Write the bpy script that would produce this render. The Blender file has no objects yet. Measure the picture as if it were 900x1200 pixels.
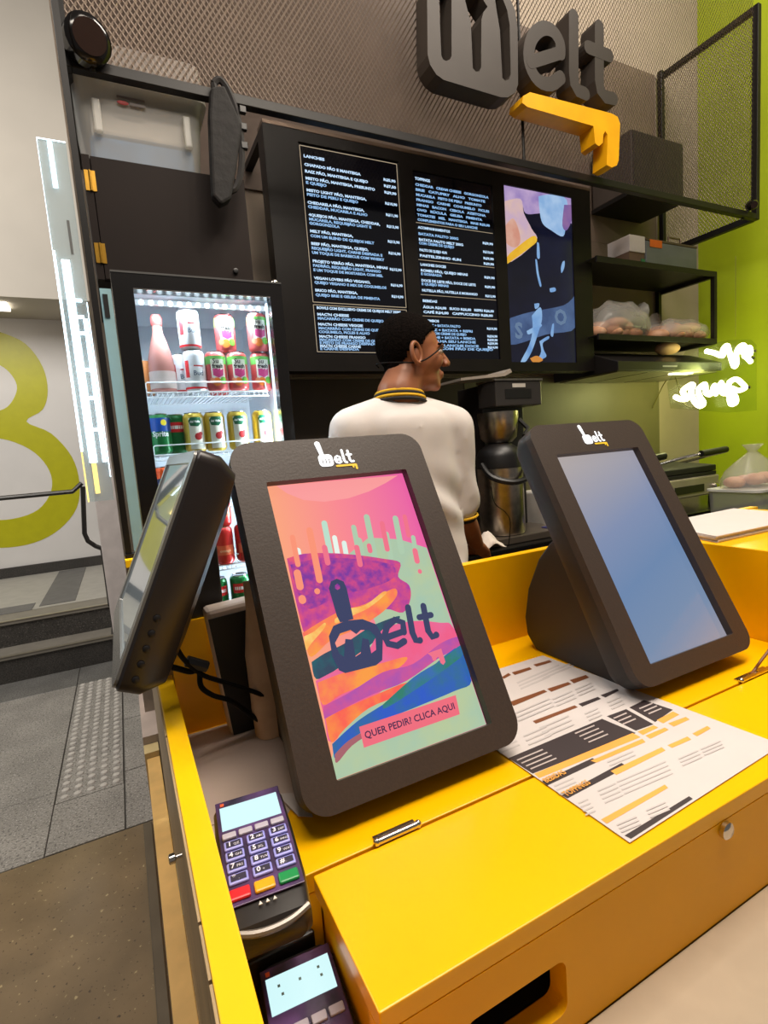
import bpy, bmesh, math, random
from mathutils import Vector, Matrix
random.seed(7)
sc = bpy.context.scene
COL = sc.collection

# ------------------------------------------------------------------ camera
F = 614.264
WROT = Vector((0.0983334652, -0.464462559, -0.100621165))
_R = Matrix.Rotation(WROT.length, 3, WROT.normalized()) @ Matrix(((1, 0, 0), (0, 0, -1), (0, 1, 0)))
H = 1.35
CAM = Vector((0, 0, H))
cd = bpy.data.cameras.new('camera'); cam = bpy.data.objects.new('camera', cd); COL.objects.link(cam)
cd.sensor_fit = 'AUTO'; cd.sensor_width = 36; cd.lens = F / 1200 * 36; cd.clip_start = .02
r0, r1, r2 = _R[0], _R[1], _R[2]
cam.matrix_world = Matrix(((r0[0], -r1[0], -r2[0], 0), (r0[1], -r1[1], -r2[1], 0), (r0[2], -r1[2], -r2[2], H), (0, 0, 0, 1)))
sc.camera = cam
vs = sc.view_settings
vs.view_transform = 'Standard'; vs.look = 'None'; vs.gamma = 1; vs.exposure = 0; vs.use_curve_mapping = False

# ------------------------------------------------------------------ world and lamps
w = bpy.data.worlds.new('world'); sc.world = w; w.use_nodes = True
w.node_tree.nodes['Background'].inputs[0].default_value = (1, .95, .9, 1)
w.node_tree.nodes['Background'].inputs[1].default_value = .13

def area(name, loc, size, power, col=(1, .9, .78), target=None):
    l = bpy.data.lights.new(name, 'AREA'); l.shape = 'RECTANGLE'; l.size, l.size_y = size; l.energy = power; l.color = col
    o = bpy.data.objects.new(name, l); COL.objects.link(o); o.location = loc
    if target:
        o.rotation_euler = (Vector(target) - Vector(loc)).to_track_quat('-Z', 'Y').to_euler()
    return o
area('ceiling_light_counter', (.35, .15, 3.3), (1.2, .5), 38, (1, .9, .78))
area('ceiling_light_kitchen', (1.5, .2, 4.0), (2.2, .8), 54, (1, .88, .74))
area('ceiling_light_corridor', (-1.6, 2.6, 4.2), (1.8, 1.8), 150, (1, .96, .9), (-1.1, 5.6, 1.0))
area('ceiling_light_wall', (2.3, .9, 4.7), (1.6, .4), 60, (1, .9, .78), (1.9, 2.3, 2.9))
def spot(name, loc, power, rad=.04, col=(1, .88, .72)):
    l = bpy.data.lights.new(name, 'POINT'); l.energy = power; l.color = col; l.shadow_soft_size = rad
    o = bpy.data.objects.new(name, l); COL.objects.link(o); o.location = loc
spot('downlight_lamp', (.62, 1.05, 3.2), 14)
spot('downlight_lamp', (.95, .75, 3.2), 14)

# ------------------------------------------------------------------ pixel helpers (900 x 1200 frame)
def ray(x, y):
    return _R.transposed() @ Vector(((x - 450) / F, (y - 600) / F, 1))
def onP(x, y, P, n):
    d = ray(x, y); n = Vector(n); return CAM + d * ((Vector(P) - CAM).dot(n) / d.dot(n))
def onX(x, y, X): return onP(x, y, (X, 0, 0), (1, 0, 0))
def onY(x, y, Y): return onP(x, y, (0, Y, 0), (0, 1, 0))
def onZ(x, y, Z): return onP(x, y, (0, 0, Z), (0, 0, 1))

# ------------------------------------------------------------------ materials
def lin(c):
    r = []
    for v in c[:3]:
        v /= 255
        r.append(v / 12.92 if v <= .04045 else ((v + .055) / 1.055) ** 2.4)
    return (*r, 1)
MATS = {}
def mat(name, col, rough=.5, metal=0, emit=0, noise=.06, scale=12, bump=0, spec=.5, alpha=1, trans=0, col2=None, grad=None, coat=0):
    if name in MATS: return MATS[name]
    m = bpy.data.materials.new(name); m.use_nodes = True; nt = m.node_tree; N = nt.nodes; L = nt.links
    b = N['Principled BSDF']
    b.inputs['Roughness'].default_value = rough; b.inputs['Metallic'].default_value = metal
    b.inputs['Specular IOR Level'].default_value = spec; b.inputs['Alpha'].default_value = alpha
    b.inputs['Transmission Weight'].default_value = trans; b.inputs['Coat Weight'].default_value = coat
    c = lin(col); c2 = lin(col2) if col2 else tuple(v * (1 - noise * 2.2) for v in c[:3]) + (1,)
    tc = N.new('ShaderNodeTexCoord'); nz = N.new('ShaderNodeTexNoise'); nz.inputs['Scale'].default_value = scale; nz.inputs['Detail'].default_value = 5
    L.new(tc.outputs['Object'], nz.inputs['Vector'])
    rp = N.new('ShaderNodeValToRGB'); rp.color_ramp.elements[0].position = .35; rp.color_ramp.elements[1].position = .65
    rp.color_ramp.elements[0].color = c2; rp.color_ramp.elements[1].color = c
    L.new(nz.outputs['Fac'], rp.inputs['Fac'])
    out = rp.outputs['Color']
    if grad:  # advert colours and painted screen reflections: (pos, colour) list along a world-axis vector
        ax, a0, a1, stops = grad
        geo = N.new('ShaderNodeNewGeometry'); vm = N.new('ShaderNodeVectorMath'); vm.operation = 'DOT_PRODUCT'; vm.inputs[1].default_value = ax
        L.new(geo.outputs['Position'], vm.inputs[0])
        mr = N.new('ShaderNodeMapRange'); mr.inputs[1].default_value = a0; mr.inputs[2].default_value = a1
        L.new(vm.outputs['Value'], mr.inputs[0])
        g = N.new('ShaderNodeValToRGB'); e = g.color_ramp.elements
        e[0].position, e[0].color = stops[0][0], lin(stops[0][1]); e[1].position, e[1].color = stops[-1][0], lin(stops[-1][1])
        for p, cc in stops[1:-1]:
            q = e.new(p); q.color = lin(cc)
        L.new(mr.outputs[0], g.inputs['Fac']); out = g.outputs['Color']
    if emit:
        b.inputs['Base Color'].default_value = (.01, .01, .01, 1)
        L.new(out, b.inputs['Emission Color']); b.inputs['Emission Strength'].default_value = emit
    else:
        L.new(out, b.inputs['Base Color'])
    if bump:
        bp = N.new('ShaderNodeBump'); bp.inputs['Strength'].default_value = bump; bp.inputs['Distance'].default_value = .01
        L.new(nz.outputs['Fac'], bp.inputs['Height']); L.new(bp.outputs['Normal'], b.inputs['Normal'])
    MATS[name] = m
    return m
def speckle(name, base, dots, scale=160, rough=.4, thr=.42):
    m = mat(name, base, rough, noise=.12, scale=5); nt = m.node_tree; N = nt.nodes; L = nt.links; b = N['Principled BSDF']
    src = b.inputs['Base Color'].links[0].from_socket
    tc = N.new('ShaderNodeTexCoord'); cur = src
    for i, (dcol, sc_, t) in enumerate(dots):
        nz = N.new('ShaderNodeTexNoise'); nz.inputs['Scale'].default_value = sc_; nz.inputs['Detail'].default_value = 3
        L.new(tc.outputs['Object'], nz.inputs['Vector'])
        rp = N.new('ShaderNodeValToRGB'); rp.color_ramp.elements[0].position = t; rp.color_ramp.elements[1].position = t + .06
        L.new(nz.outputs['Fac'], rp.inputs['Fac'])
        mx = N.new('ShaderNodeMix'); mx.data_type = 'RGBA'
        L.new(rp.outputs['Color'], mx.inputs['Factor']); L.new(cur, mx.inputs[6]); mx.inputs[7].default_value = lin(dcol); cur = mx.outputs[2]
    L.new(cur, b.inputs['Base Color'])
    return m
def clear(name, tint=(235, 245, 248), fac=.88, rough=.05, white=0):
    if name in MATS: return MATS[name]
    m = bpy.data.materials.new(name); m.use_nodes = True; nt = m.node_tree; N = nt.nodes; L = nt.links
    N.remove(N['Principled BSDF']); t = N.new('ShaderNodeBsdfTransparent'); t.inputs[0].default_value = lin(tint)
    g = N.new('ShaderNodeBsdfPrincipled'); g.inputs['Base Color'].default_value = lin((225, 225, 222)) if white else (.05, .05, .05, 1); g.inputs['Roughness'].default_value = rough
    mx = N.new('ShaderNodeMixShader'); mx.inputs[0].default_value = 1 - fac
    L.new(t.outputs[0], mx.inputs[1]); L.new(g.outputs[0], mx.inputs[2]); L.new(mx.outputs[0], N['Material Output'].inputs[0])
    MATS[name] = m
    return m

YEL = mat('yellow_laminate', (250, 184, 0), .28, spec=.35, noise=.02, scale=6)
YELD = mat('yellow_edge', (250, 196, 10), .3, noise=.02)
BLACKM = mat('black_powder_steel', (22, 19, 18), .45, spec=.3, noise=.1)
KIOSK = mat('kiosk_charcoal_paint', (62, 50, 43), .5, noise=.06, scale=300, bump=.05)
KBACK = mat('kiosk_housing_paint', (30, 27, 26), .5, noise=.05)
PLASTB = mat('black_plastic', (22, 20, 21), .4)
STEEL = mat('brushed_steel', (190, 180, 168), .28, 1, noise=.12, scale=40)
CHROME = mat('polished_steel', (220, 214, 205), .15, 1)
TAUPE = mat('taupe_wall_paint', (158, 138, 122), .8, noise=.05, scale=3)
WHITEP = mat('white_wall_paint', (226, 222, 218), .7, noise=.03, scale=2)
PAPER = mat('white_paper', (204, 195, 192), .7, noise=.02)

# ------------------------------------------------------------------ mesh helpers
class MB:
    def __init__(s): s.v = []; s.f = []
    def add(s, vs_, fs):
        k = len(s.v); s.v += [Vector(p) for p in vs_]; s.f += [tuple(k + i for i in f) for f in fs]; return s
    def box(s, x0, x1, y0, y1, z0, z1):
        return s.add([(x0, y0, z0), (x1, y0, z0), (x1, y1, z0), (x0, y1, z0), (x0, y0, z1), (x1, y0, z1), (x1, y1, z1), (x0, y1, z1)],
                     [(0, 3, 2, 1), (4, 5, 6, 7), (0, 1, 5, 4), (1, 2, 6, 5), (2, 3, 7, 6), (3, 0, 4, 7)])
    def prism(s, poly, vec):  # closed 3D polygon extruded by vec
        n = len(poly); vec = Vector(vec); a = [Vector(p) for p in poly]
        return s.add(a + [p + vec for p in a], [tuple(range(n))[::-1], tuple(range(n, 2 * n))] + [(i, (i + 1) % n, n + (i + 1) % n, n + i) for i in range(n)])
    def tube(s, path, r, n=8, closed=False, cap=True):
        path = [Vector(p) for p in path]; m = len(path); rs = r if isinstance(r, (list, tuple)) else [r] * m
        vs_ = []; up = None
        for i, p in enumerate(path):
            a = path[(i - 1) % m] if (closed or i) else p; b = path[(i + 1) % m] if (closed or i < m - 1) else p
            t = (b - a).normalized()
            if up is None:
                up = Vector((0, 0, 1)) if abs(t.z) < .9 else Vector((1, 0, 0))
            sd = t.cross(up)
            if sd.length < 1e-4: sd = t.cross(Vector((.3, .8, .2)))
            sd.normalize(); up = sd.cross(t).normalized()
            for k in range(n):
                an = 2 * math.pi * k / n; vs_.append(p + (sd * math.cos(an) + up * math.sin(an)) * rs[i])
        fs = []
        for i in range(m if closed else m - 1):
            j = (i + 1) % m
            for k in range(n):
                fs.append((i * n + k, i * n + (k + 1) % n, j * n + (k + 1) % n, j * n + k))
        if cap and not closed:
            fs += [tuple(range(n))[::-1], tuple(range((m - 1) * n, m * n))]
        return s.add(vs_, fs)
    def lathe(s, prof, c, n=20, ax=(0, 0, 1)):
        c = Vector(c); q = Vector((0, 0, 1)).rotation_difference(Vector(ax)); vs_ = []
        for r, z in prof:
            for k in range(n):
                an = 2 * math.pi * k / n; vs_.append(c + q @ Vector((r * math.cos(an), r * math.sin(an), z)))
        m = len(prof); fs = []
        for i in range(m - 1):
            for k in range(n):
                fs.append((i * n + k, i * n + (k + 1) % n, (i + 1) * n + (k + 1) % n, (i + 1) * n + k))
        fs += [tuple(range(n))[::-1], tuple(range((m - 1) * n, m * n))]
        return s.add(vs_, fs)
    def ball(s, c, r, n=14, m=9):
        c = Vector(c); r = Vector(r) if hasattr(r, '__len__') else Vector((r, r, r)); vs_ = []
        for i in range(m + 1):
            th = math.pi * i / m
            for k in range(n):
                an = 2 * math.pi * k / n
                vs_.append(c + Vector((r.x * math.sin(th) * math.cos(an), r.y * math.sin(th) * math.sin(an), r.z * math.cos(th))))
        return s.add(vs_, [(i * n + k, (i + 1) * n + k, (i + 1) * n + (k + 1) % n, i * n + (k + 1) % n) for i in range(m) for k in range(n)])
    def loft(s, rings, cap=True):
        n = len(rings[0]); vs_ = [p for r in rings for p in r]; fs = []
        for i in range(len(rings) - 1):
            for k in range(n):
                fs.append((i * n + k, i * n + (k + 1) % n, (i + 1) * n + (k + 1) % n, (i + 1) * n + k))
        if cap: fs += [tuple(range(n))[::-1], tuple(range((len(rings) - 1) * n, len(rings) * n))]
        return s.add(vs_, fs)
    def map(s, fn): s.v = [Vector(fn(p)) for p in s.v]; return s
    def build(s, name, m, parent=None, bevel=0, smooth=False, seg=2, label=None, kind=None, sub=0):
        me = bpy.data.meshes.new(name); me.from_pydata([tuple(p) for p in s.v], [], s.f); me.validate()
        bm = bmesh.new(); bm.from_mesh(me); bmesh.ops.remove_doubles(bm, verts=bm.verts, dist=1e-6); bmesh.ops.recalc_face_normals(bm, faces=bm.faces)
        if bevel:
            ed = [e for e in bm.edges if len(e.link_faces) == 2 and e.calc_face_angle(0) > .5]
            bmesh.ops.bevel(bm, geom=ed, offset=bevel, segments=seg, profile=.5, affect='EDGES', clamp_overlap=True)
        bm.to_mesh(me); bm.free()
        if smooth:
            for p in me.polygons: p.use_smooth = True
            if smooth != 'all':
                try: me.set_sharp_from_angle(angle=.7)
                except Exception: pass
        me.materials.append(m)
        o = bpy.data.objects.new(name, me); COL.objects.link(o)
        if parent is not None: attach(o, parent)
        if label: o['label'] = label
        if kind: o['kind'] = kind
        return o
WINV = {}
def attach(o, parent):
    o.parent = parent; o.matrix_parent_inverse = wmat(parent).inverted()
def wmat(o):
    if o.parent is None: return o.matrix_basis.copy()
    return wmat(o.parent) @ o.matrix_parent_inverse @ o.matrix_basis
def tag(o, label, cat, group=None, kind=None):
    o['label'] = label; o['category'] = cat
    if group: o['group'] = group
    if kind: o['kind'] = kind
    return o
def thing(name, loc, label, cat, group=None):
    o = bpy.data.objects.new(name, None); COL.objects.link(o); o.location = loc; o.empty_display_size = .05
    return tag(o, label, cat, group)
def struct(o, label=None):
    o['kind'] = 'structure'
    if label: o['label'] = label
    return o
def recentre(o):
    """move a one-mesh thing's origin to the middle of its base"""
    me = o.data; xs = [v.co for v in me.vertices]
    c = Vector(((min(p.x for p in xs) + max(p.x for p in xs)) / 2, (min(p.y for p in xs) + max(p.y for p in xs)) / 2, min(p.z for p in xs)))
    me.transform(Matrix.Translation(-c)); o.location = c
    return o
def frame(o, u, v, n):
    o, u, v, n = map(Vector, (o, u, v, n))
    return lambda p: o + u * p[0] + v * p[1] + n * (p[2] if len(p) > 2 else 0)
def fill2d(polys, depth=0, res=1):
    cu = bpy.data.curves.new('tmp', 'CURVE'); cu.dimensions = '2D'; cu.fill_mode = 'BOTH'; cu.extrude = depth / 2
    for pl in polys:
        sp = cu.splines.new('POLY'); sp.points.add(len(pl) - 1); sp.use_cyclic_u = True
        for i, p in enumerate(pl): sp.points[i].co = (p[0], p[1], 0, 1)
    ob = bpy.data.objects.new('tmp', cu); me = bpy.data.meshes.new_from_object(ob)
    b = MB().add([v.co.copy() for v in me.vertices], [tuple(p.vertices) for p in me.polygons])
    bpy.data.objects.remove(ob); bpy.data.curves.remove(cu); bpy.data.meshes.remove(me)
    return b
def text2d(s, size, bold=0, align='LEFT', width=None):
    cu = bpy.data.curves.new('tmp', 'FONT'); cu.body = s; cu.size = size; cu.align_x = align; cu.resolution_u = 2; cu.fill_mode = 'FRONT'; cu.offset = bold
    ob = bpy.data.objects.new('tmp', cu); me = bpy.data.meshes.new_from_object(ob)
    b = MB().add([v.co.copy() for v in me.vertices], [tuple(p.vertices) for p in me.polygons])
    bpy.data.objects.remove(ob); bpy.data.curves.remove(cu); bpy.data.meshes.remove(me)
    if width and b.v:
        x0 = min(p.x for p in b.v); x1 = max(p.x for p in b.v); k = width / max(x1 - x0, 1e-6)
        for p in b.v: p.x = (p.x - x0) * k + (x0 if align == 'LEFT' else -width / 2 if align == 'CENTER' else -width)
    return b
def join(a, b): return a.add(b.v, b.f)
def rrect(w, h, r, n=6, cx=0, cy=0):
    pts = []
    for (sx, sy, a0) in ((1, 1, 0), (-1, 1, 90), (-1, -1, 180), (1, -1, 270)):
        for i in range(n + 1):
            a = math.radians(a0 + 90 * i / n); pts.append((cx + sx * (w / 2 - r) + r * math.cos(a), cy + sy * (h / 2 - r) + r * math.sin(a)))
    return pts
def circ(cx, cy, r, n=16, ry=None):
    return [(cx + r * math.cos(2 * math.pi * i / n), cy + (ry or r) * math.sin(2 * math.pi * i / n)) for i in range(n)]
def stroke(path, w, n=6, w2=None):
    """outline of a polyline with round ends"""
    P = [Vector(p[:2]) for p in path]; m = len(P); Lf = []; Rt = []
    ws = [w / 2 + ((w2 or w) - w) / 2 * i / max(m - 1, 1) for i in range(m)]
    for i, p in enumerate(P):
        t = (P[min(i + 1, m - 1)] - P[max(i - 1, 0)]).normalized(); nn = Vector((-t.y, t.x))
        Lf.append(p + nn * ws[i]); Rt.append(p - nn * ws[i])
    t1 = (P[-1] - P[-2]).normalized(); a1 = math.atan2(t1.y, t1.x); t0 = (P[0] - P[1]).normalized(); a0 = math.atan2(t0.y, t0.x)
    c1 = [P[-1] + Vector((math.cos(a1 + math.pi / 2 - math.pi * k / n), math.sin(a1 + math.pi / 2 - math.pi * k / n))) * ws[-1] for k in range(1, n)]
    c0 = [P[0] + Vector((math.cos(a0 + math.pi / 2 - math.pi * k / n), math.sin(a0 + math.pi / 2 - math.pi * k / n))) * ws[0] for k in range(1, n)]
    return [tuple(p) for p in Lf + c1 + Rt[::-1] + c0]
def smoothpath(P, k=4):
    P = [Vector(p) for p in P]; out = []
    for i in range(len(P) - 1):
        a, b, c, d = P[max(i - 1, 0)], P[i], P[i + 1], P[min(i + 2, len(P) - 1)]
        for j in range(k):
            t = j / k; out.append(.5 * ((2 * b) + (c - a) * t + (2 * a - 5 * b + 4 * c - d) * t * t + (3 * b - a - 3 * c + d) * t ** 3))
    return out + [P[-1]]
def remeshed(mb, voxel, it=6):
    me = bpy.data.meshes.new('tmp'); me.from_pydata([tuple(p) for p in mb.v], [], mb.f); ob = bpy.data.objects.new('tmp', me); COL.objects.link(ob)
    md = ob.modifiers.new('r', 'REMESH'); md.mode = 'VOXEL'; md.voxel_size = voxel
    ms = ob.modifiers.new('s', 'SMOOTH'); ms.iterations = it; ms.factor = .5
    dg = bpy.context.evaluated_depsgraph_get(); dg.update(); m2 = bpy.data.meshes.new_from_object(ob.evaluated_get(dg))
    b = MB().add([v.co.copy() for v in m2.vertices], [tuple(p.vertices) for p in m2.polygons])
    bpy.data.objects.remove(ob); bpy.data.meshes.remove(me); bpy.data.meshes.remove(m2)
    return b
def chain(mb, pts, step=.012, n=12, m=8):
    """tapered limb: row of overlapping balls; pts = (x,y,z,r) or (x,y,z,rx,ry,rz)"""
    for a, b in zip(pts, pts[1:]):
        d = (Vector(a[:3]) - Vector(b[:3])).length; k = max(2, int(d / step))
        for i in range(k + 1):
            t = i / k; q = [a[j] + (b[j] - a[j]) * t for j in range(len(a))]
            mb.ball(q[:3], q[3] if len(q) == 4 else q[3:6], n, m)
    return mb
# ------------------------------------------------------------------ setting: floor, steps, walls
BROWN = speckle('polished_brown_floor', (126, 106, 78), [((170, 152, 112), 55, .66), ((70, 58, 44), 90, .64)], rough=.22)
GRAN = speckle('grey_granite', (150, 145, 138), [((96, 92, 88), 110, .55), ((190, 186, 180), 150, .6)], rough=.5)
GRAND = speckle('dark_granite', (112, 110, 106), [((55, 53, 52), 130, .54), ((130, 128, 122), 170, .62)], rough=.5)
fl = struct(MB().box(-6, 6, -3, 7, -.1, -.006).build('floor', mat('floor_bed', (70, 66, 60), .8)), 'brown and grey stone floor of the corridor')
MB().box(-6, 6, -3, 2.118, -.006, 0).build('slab', BROWN, fl, label='polished brown speckled floor slab')
yy = [2.124, 2.55, 3.1, 3.8, 4.14]
xx = [-2.6, -2.0, -1.4, -.95, -.40]
for j in range(4):
    for i in range(4):
        MB().box(xx[i] + .0014, xx[i + 1] - .0014, yy[j] + .0014, yy[j + 1] - .0014, -.006, 0).build('slab', GRAND if j == 3 else GRAN, fl, bevel=.0015, seg=1)
    MB().box(-.134, .6, yy[j] + .003, yy[j + 1] - .003, -.006, 0).build('slab', GRAND if j == 3 else GRAN, fl, bevel=.0015, seg=1)
MB().box(-.397, -.140, 2.127, 2.45, -.006, 0).build('slab', GRAN, fl)
MB().box(-.397, -.140, 3.80, 4.137, -.006, 0).build('slab', GRAND, fl)
bump = MB()
for j in range(5):
    MB().box(-.395, -.142, 2.4535 + .27 * j, 2.7225 + .27 * j, -.006, .0005).build('tactile_tile', GRAN, fl, label='grey paving tile with raised tactile domes')
    for a in range(5):
        for b in range(5):
            bump.lathe([(.017, 0), (.014, .006), (.006, .009)], (-.365 + .049 * a, 2.482 + .27 * j + .054 * b, .0005), 8)
bump.build('tactile_domes', mat('dome_stone', (196, 190, 182), .5), fl, smooth=True, kind='stuff')
MB().box(-.075, -.045, -1, 2.1, -.004, .012).build('drain_channel', mat('channel_metal', (110, 100, 86), .4, .6), fl, bevel=.003)

st = thing('staircase', (-.8, 4.3, 0), 'two dark granite steps leading up to a pale landing', 'stairs')
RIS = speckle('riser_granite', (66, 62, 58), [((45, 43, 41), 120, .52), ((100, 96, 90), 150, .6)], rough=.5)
LAND = mat('landing_tile', (176, 172, 164), .5, noise=.05)
for k, (y0, z0) in enumerate(((4.14, 0), (4.37, .18))):
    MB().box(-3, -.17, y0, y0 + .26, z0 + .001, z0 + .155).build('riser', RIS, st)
    MB().box(-3, -.165, y0 - .012, y0 + (.24 if k == 0 else .26), z0 + .157, z0 + .181).build('tread', mat('tread_stone', (128, 122, 112), .5), st, bevel=.004)
    MB().box(-3, -.165, y0 - .016, y0 + .01, z0 + .1815, z0 + .187).build('nosing', mat('nosing_metal', (176, 168, 150), .35, .7), st)
MB().box(-3, 1.5, 4.64, 6.295, .18, .36).build('landing', LAND, st)
MB().box(-.66, -.42, 4.7, 6.25, .3605, .364).build('tactile_strip', mat('tactile_dark', (112, 110, 108), .7), st)
MB().box(-3, -.7, 4.62, 4.85, .3605, .364).build('tactile_strip', mat('tactile_dark', (112, 110, 108), .7), st)

wl = struct(MB().box(-6, 2.2, 6.33, 6.45, .0, 9).build('wall_far', WHITEP), 'white corridor wall with a huge yellow-green numeral')
struct(MB().box(-6, 2.2, 6.30, 6.329, .36, .46).build('baseboard_far', RIS), 'dark stone baseboard of the corridor wall')
bulk = struct(MB().box(-6, 2.2, 5.585, 6.329, 2.89, 9).build('ceiling_bulkhead', mat('bulkhead_paint', (196, 188, 176), .8, noise=.03, scale=2)), 'cream bulkhead above the corridor wall')
# numeral traced on the wall
W = 6.33
def wp(x, y): q = onY(x, y, W); return (q.x, q.z)
q1 = [wp(55, 455), wp(92, 555)]
fx = frame((0, 6.3295, 0), (1, 0, 0), (0, 0, 1), (0, -1, 0))
out = [wp(*p) for p in ((-60, 400), (-25, 383), (0, 389), (30, 403), (50, 430), (56, 458), (50, 480), (31, 494), (60, 508), (84, 535), (93, 565), (90, 595), (70, 620), (40, 636), (0, 642), (-40, 636), (-90, 615), (-110, 570), (-90, 520), (-60, 500), (-85, 470), (-85, 430))]
h1 = [wp(*p) for p in ((-45, 430), (-20, 424), (0, 428), (14, 440), (20, 455), (13, 472), (0, 481), (-30, 485), (-55, 470), (-60, 445))]
h2 = [wp(*p) for p in ((-60, 525), (-20, 514), (10, 516), (40, 530), (58, 552), (60, 575), (45, 597), (15, 608), (-20, 608), (-60, 595), (-75, 560))]
def rnd(pl): return [tuple(p) for p in smoothpath([(*p, 0) for p in pl + [pl[0]]], 4)[:-1]]
fill2d([rnd(out), rnd(h1), rnd(h2)], .004).map(fx).build('painted_numeral', mat('lime_paint', (190, 186, 20), .35, noise=.03), wl, label='huge yellow-green figure eight painted on the wall')
lampb = onY(-4, 376, 6.1)
MB().box(lampb.x - .12, lampb.x + .14, 5.75, 5.95, 2.86, 2.888).build('ceiling_lamp', mat('lamp_glow', (255, 244, 225), emit=6)).parent = None
tag(recentre(bpy.data.objects['ceiling_lamp']), 'bright ceiling lamp above the painted numeral', 'lamp')

pier = struct(MB().box(-.17, -.02, 4.15, 4.6, .185, 1.9).build('trim_1', mat('pier_white', (206, 196, 192), .7), bevel=.004), 'white wall end beside the granite steps')
MB().box(-.185, -.02, 4.13, 4.6, .0, .185).build('trim_2', RIS); struct(bpy.data.objects['trim_2'], 'dark stone foot of the white wall end')
# handrail
hr = thing('handrail', (-.25, 4.3, .0), 'thin dark steel handrail with a bent end by the steps', 'handrail')
pts = [onY(-200, 605, 4.3), onY(0, 584, 4.3), onY(85, 576, 4.3), onY(96, 566, 4.3)]
RAIL = mat('rail_steel', (62, 60, 58), .3, .7)
MB().tube(pts, .016, 8).build('rail', RAIL, hr, smooth=True)
MB().tube([onY(97, 570, 4.3), onY(99, 625, 4.3), onY(103, 634, 4.3), onY(112, 640, 4.3), onY(136, 649, 4.18)], .016, 8).build('rail', RAIL, hr, smooth=True)
q = onY(119, 640, 4.3); MB().tube([(q.x, 4.3, q.z), (q.x, 4.3, .36)], .012, 8).build('post', RAIL, hr, smooth=True)

# kitchen walls
YW = 2.312
wb = struct(MB().box(-.02, 3.66, YW, YW + .1, 0, 4.4).build('wall_back', mat('back_wall_paint', (186, 170, 152), .8, noise=.05, scale=3)), 'taupe kitchen back wall behind the mesh and menu board')
xr = onY(767, 231, YW).x
DBR = mat('dark_brown_panel', (84, 72, 64), .6, noise=.06, scale=4)
OLV = mat('neon_tint_panel', (120, 112, 84), .45, noise=.06, scale=4)  # brown panel with the neon's olive light mixed into its colour
MB().box(-.01, xr, YW - .012, YW - .001, 2.472, 3.5).build('wall_panel', mat('brown_wall_panel', (128, 110, 98), .6, noise=.08, scale=5), wb)
MB().box(.74, xr, YW - .012, YW - .001, 1.70, 2.470).build('wall_panel', mat('brown_wall_panel', (128, 110, 98), .6, noise=.08, scale=5), wb, label='brown panel behind the mesh')
MB().box(.48, 1.66, YW - .014, YW - .001, .9, 1.69).build('wall_panel', DBR, wb)
MB().box(1.665, xr, YW - .014, YW - .001, .9, 1.69).build('wall_panel', OLV, wb, label='brown panel with painted neon tint behind the panini presses')
XR = onY(818, 245, YW).x
LIME = mat('lime_green_paint', (168, 186, 24), .45, noise=.04, scale=3)
struct(MB().box(XR, XR + .1, .6, YW + .1, 0, 4.4).build('wall_right', LIME), 'lime green side wall of the kitchen')

# ------------------------------------------------------------------ yellow counter
ZC = H - .387
ct = thing('service_counter', (.55, .55, 0), 'bright yellow laminate service counter with hinged front lid and raised edges', 'counter')
BX = .985
MB().box(.036, BX - .001, .4425, .783, ZC - .02, ZC).build('worktop', YEL, ct, bevel=.001)
MB().box(.036, BX + .5, .783, .803, .03, H - .221).build('back_board', YEL, ct, bevel=.001)
MB().box(BX, BX + .47, .12, .782, .03, H - .223).build('side_box', YEL, ct, bevel=.0015, label='raised right end of the counter')
MB().box(.0135, .0345, -.45, .803, .33, H - .302).build('side_board', YELD, ct, bevel=.001, label='tall narrow left edge board with yellow top')
# outer cladding of the left board
TW = mat('taupe_wood_laminate', (178, 152, 114), .4, noise=.1, scale=8)
for k, (a, b) in enumerate(((-.45, .05), (.053, .30), (.303, .345), (.348, .62), (.623, .803))):
    MB().box(.0115, .0133, a, b, .34, H - .3035).build('cladding_panel', TW, ct)
MB().box(.116, BX - .001, .3, .4385, ZC - .018, ZC).build('lid', YEL, ct, bevel=.0012, label='hinged yellow lid of the front box')
# front panel with slot
def fp(x, y): q = onY(x, y, .3); return (q.x, q.z)
s0, s1 = fp(663, 1123), fp(575, 1190)
slot = rrect(.105, .052, .010, 5, s0[0] - .0525, s0[1] - .026)
x0, x1, z0, z1 = .116, BX, H - .516, ZC - .0185
fill2d([[(x0, z0), (x1, z0), (x1, z1), (x0, z1)], slot], .02).map(frame((0, .31, 0), (1, 0, 0), (0, 0, 1), (0, 1, 0))).build('front_panel', mat('yellow_front', (240, 172, 0), .4, spec=.25, noise=.02), ct)
MB().box(.16, .32, .37, .372, z0 + .01, z1 - .01).build('slot_lining', PLASTB, ct, label='black inside of the front slot')
MB().box(.17, .31, .323, .37, z0 + .02, z0 + .022).build('slot_lining', PLASTB, ct)
MB().box(.1225, .134, .321, .4385, .7, ZC - .019).build('inner_side', YEL, ct)
MB().box(.036, .122, .20, .60, H - .51, H - .50).build('recess_shelf', YEL, ct, label='low yellow shelf beside the lid')
MB().box(.036, .122, .4430, .4500, H - .50, ZC - .0205).build('recess_back', YEL, ct)
MB().box(.14, BX, .44, .78, .05, ZC - .021).build('carcass', YEL, ct)
lk = onY(848, 971, .3)
MB().lathe([(.009, 0), (.009, .004), (.006, .006)], (lk.x, .299, lk.z), 16, (0, -1, 0)).build('lock', CHROME, ct, smooth=True, label='small round chrome lock')
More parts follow.
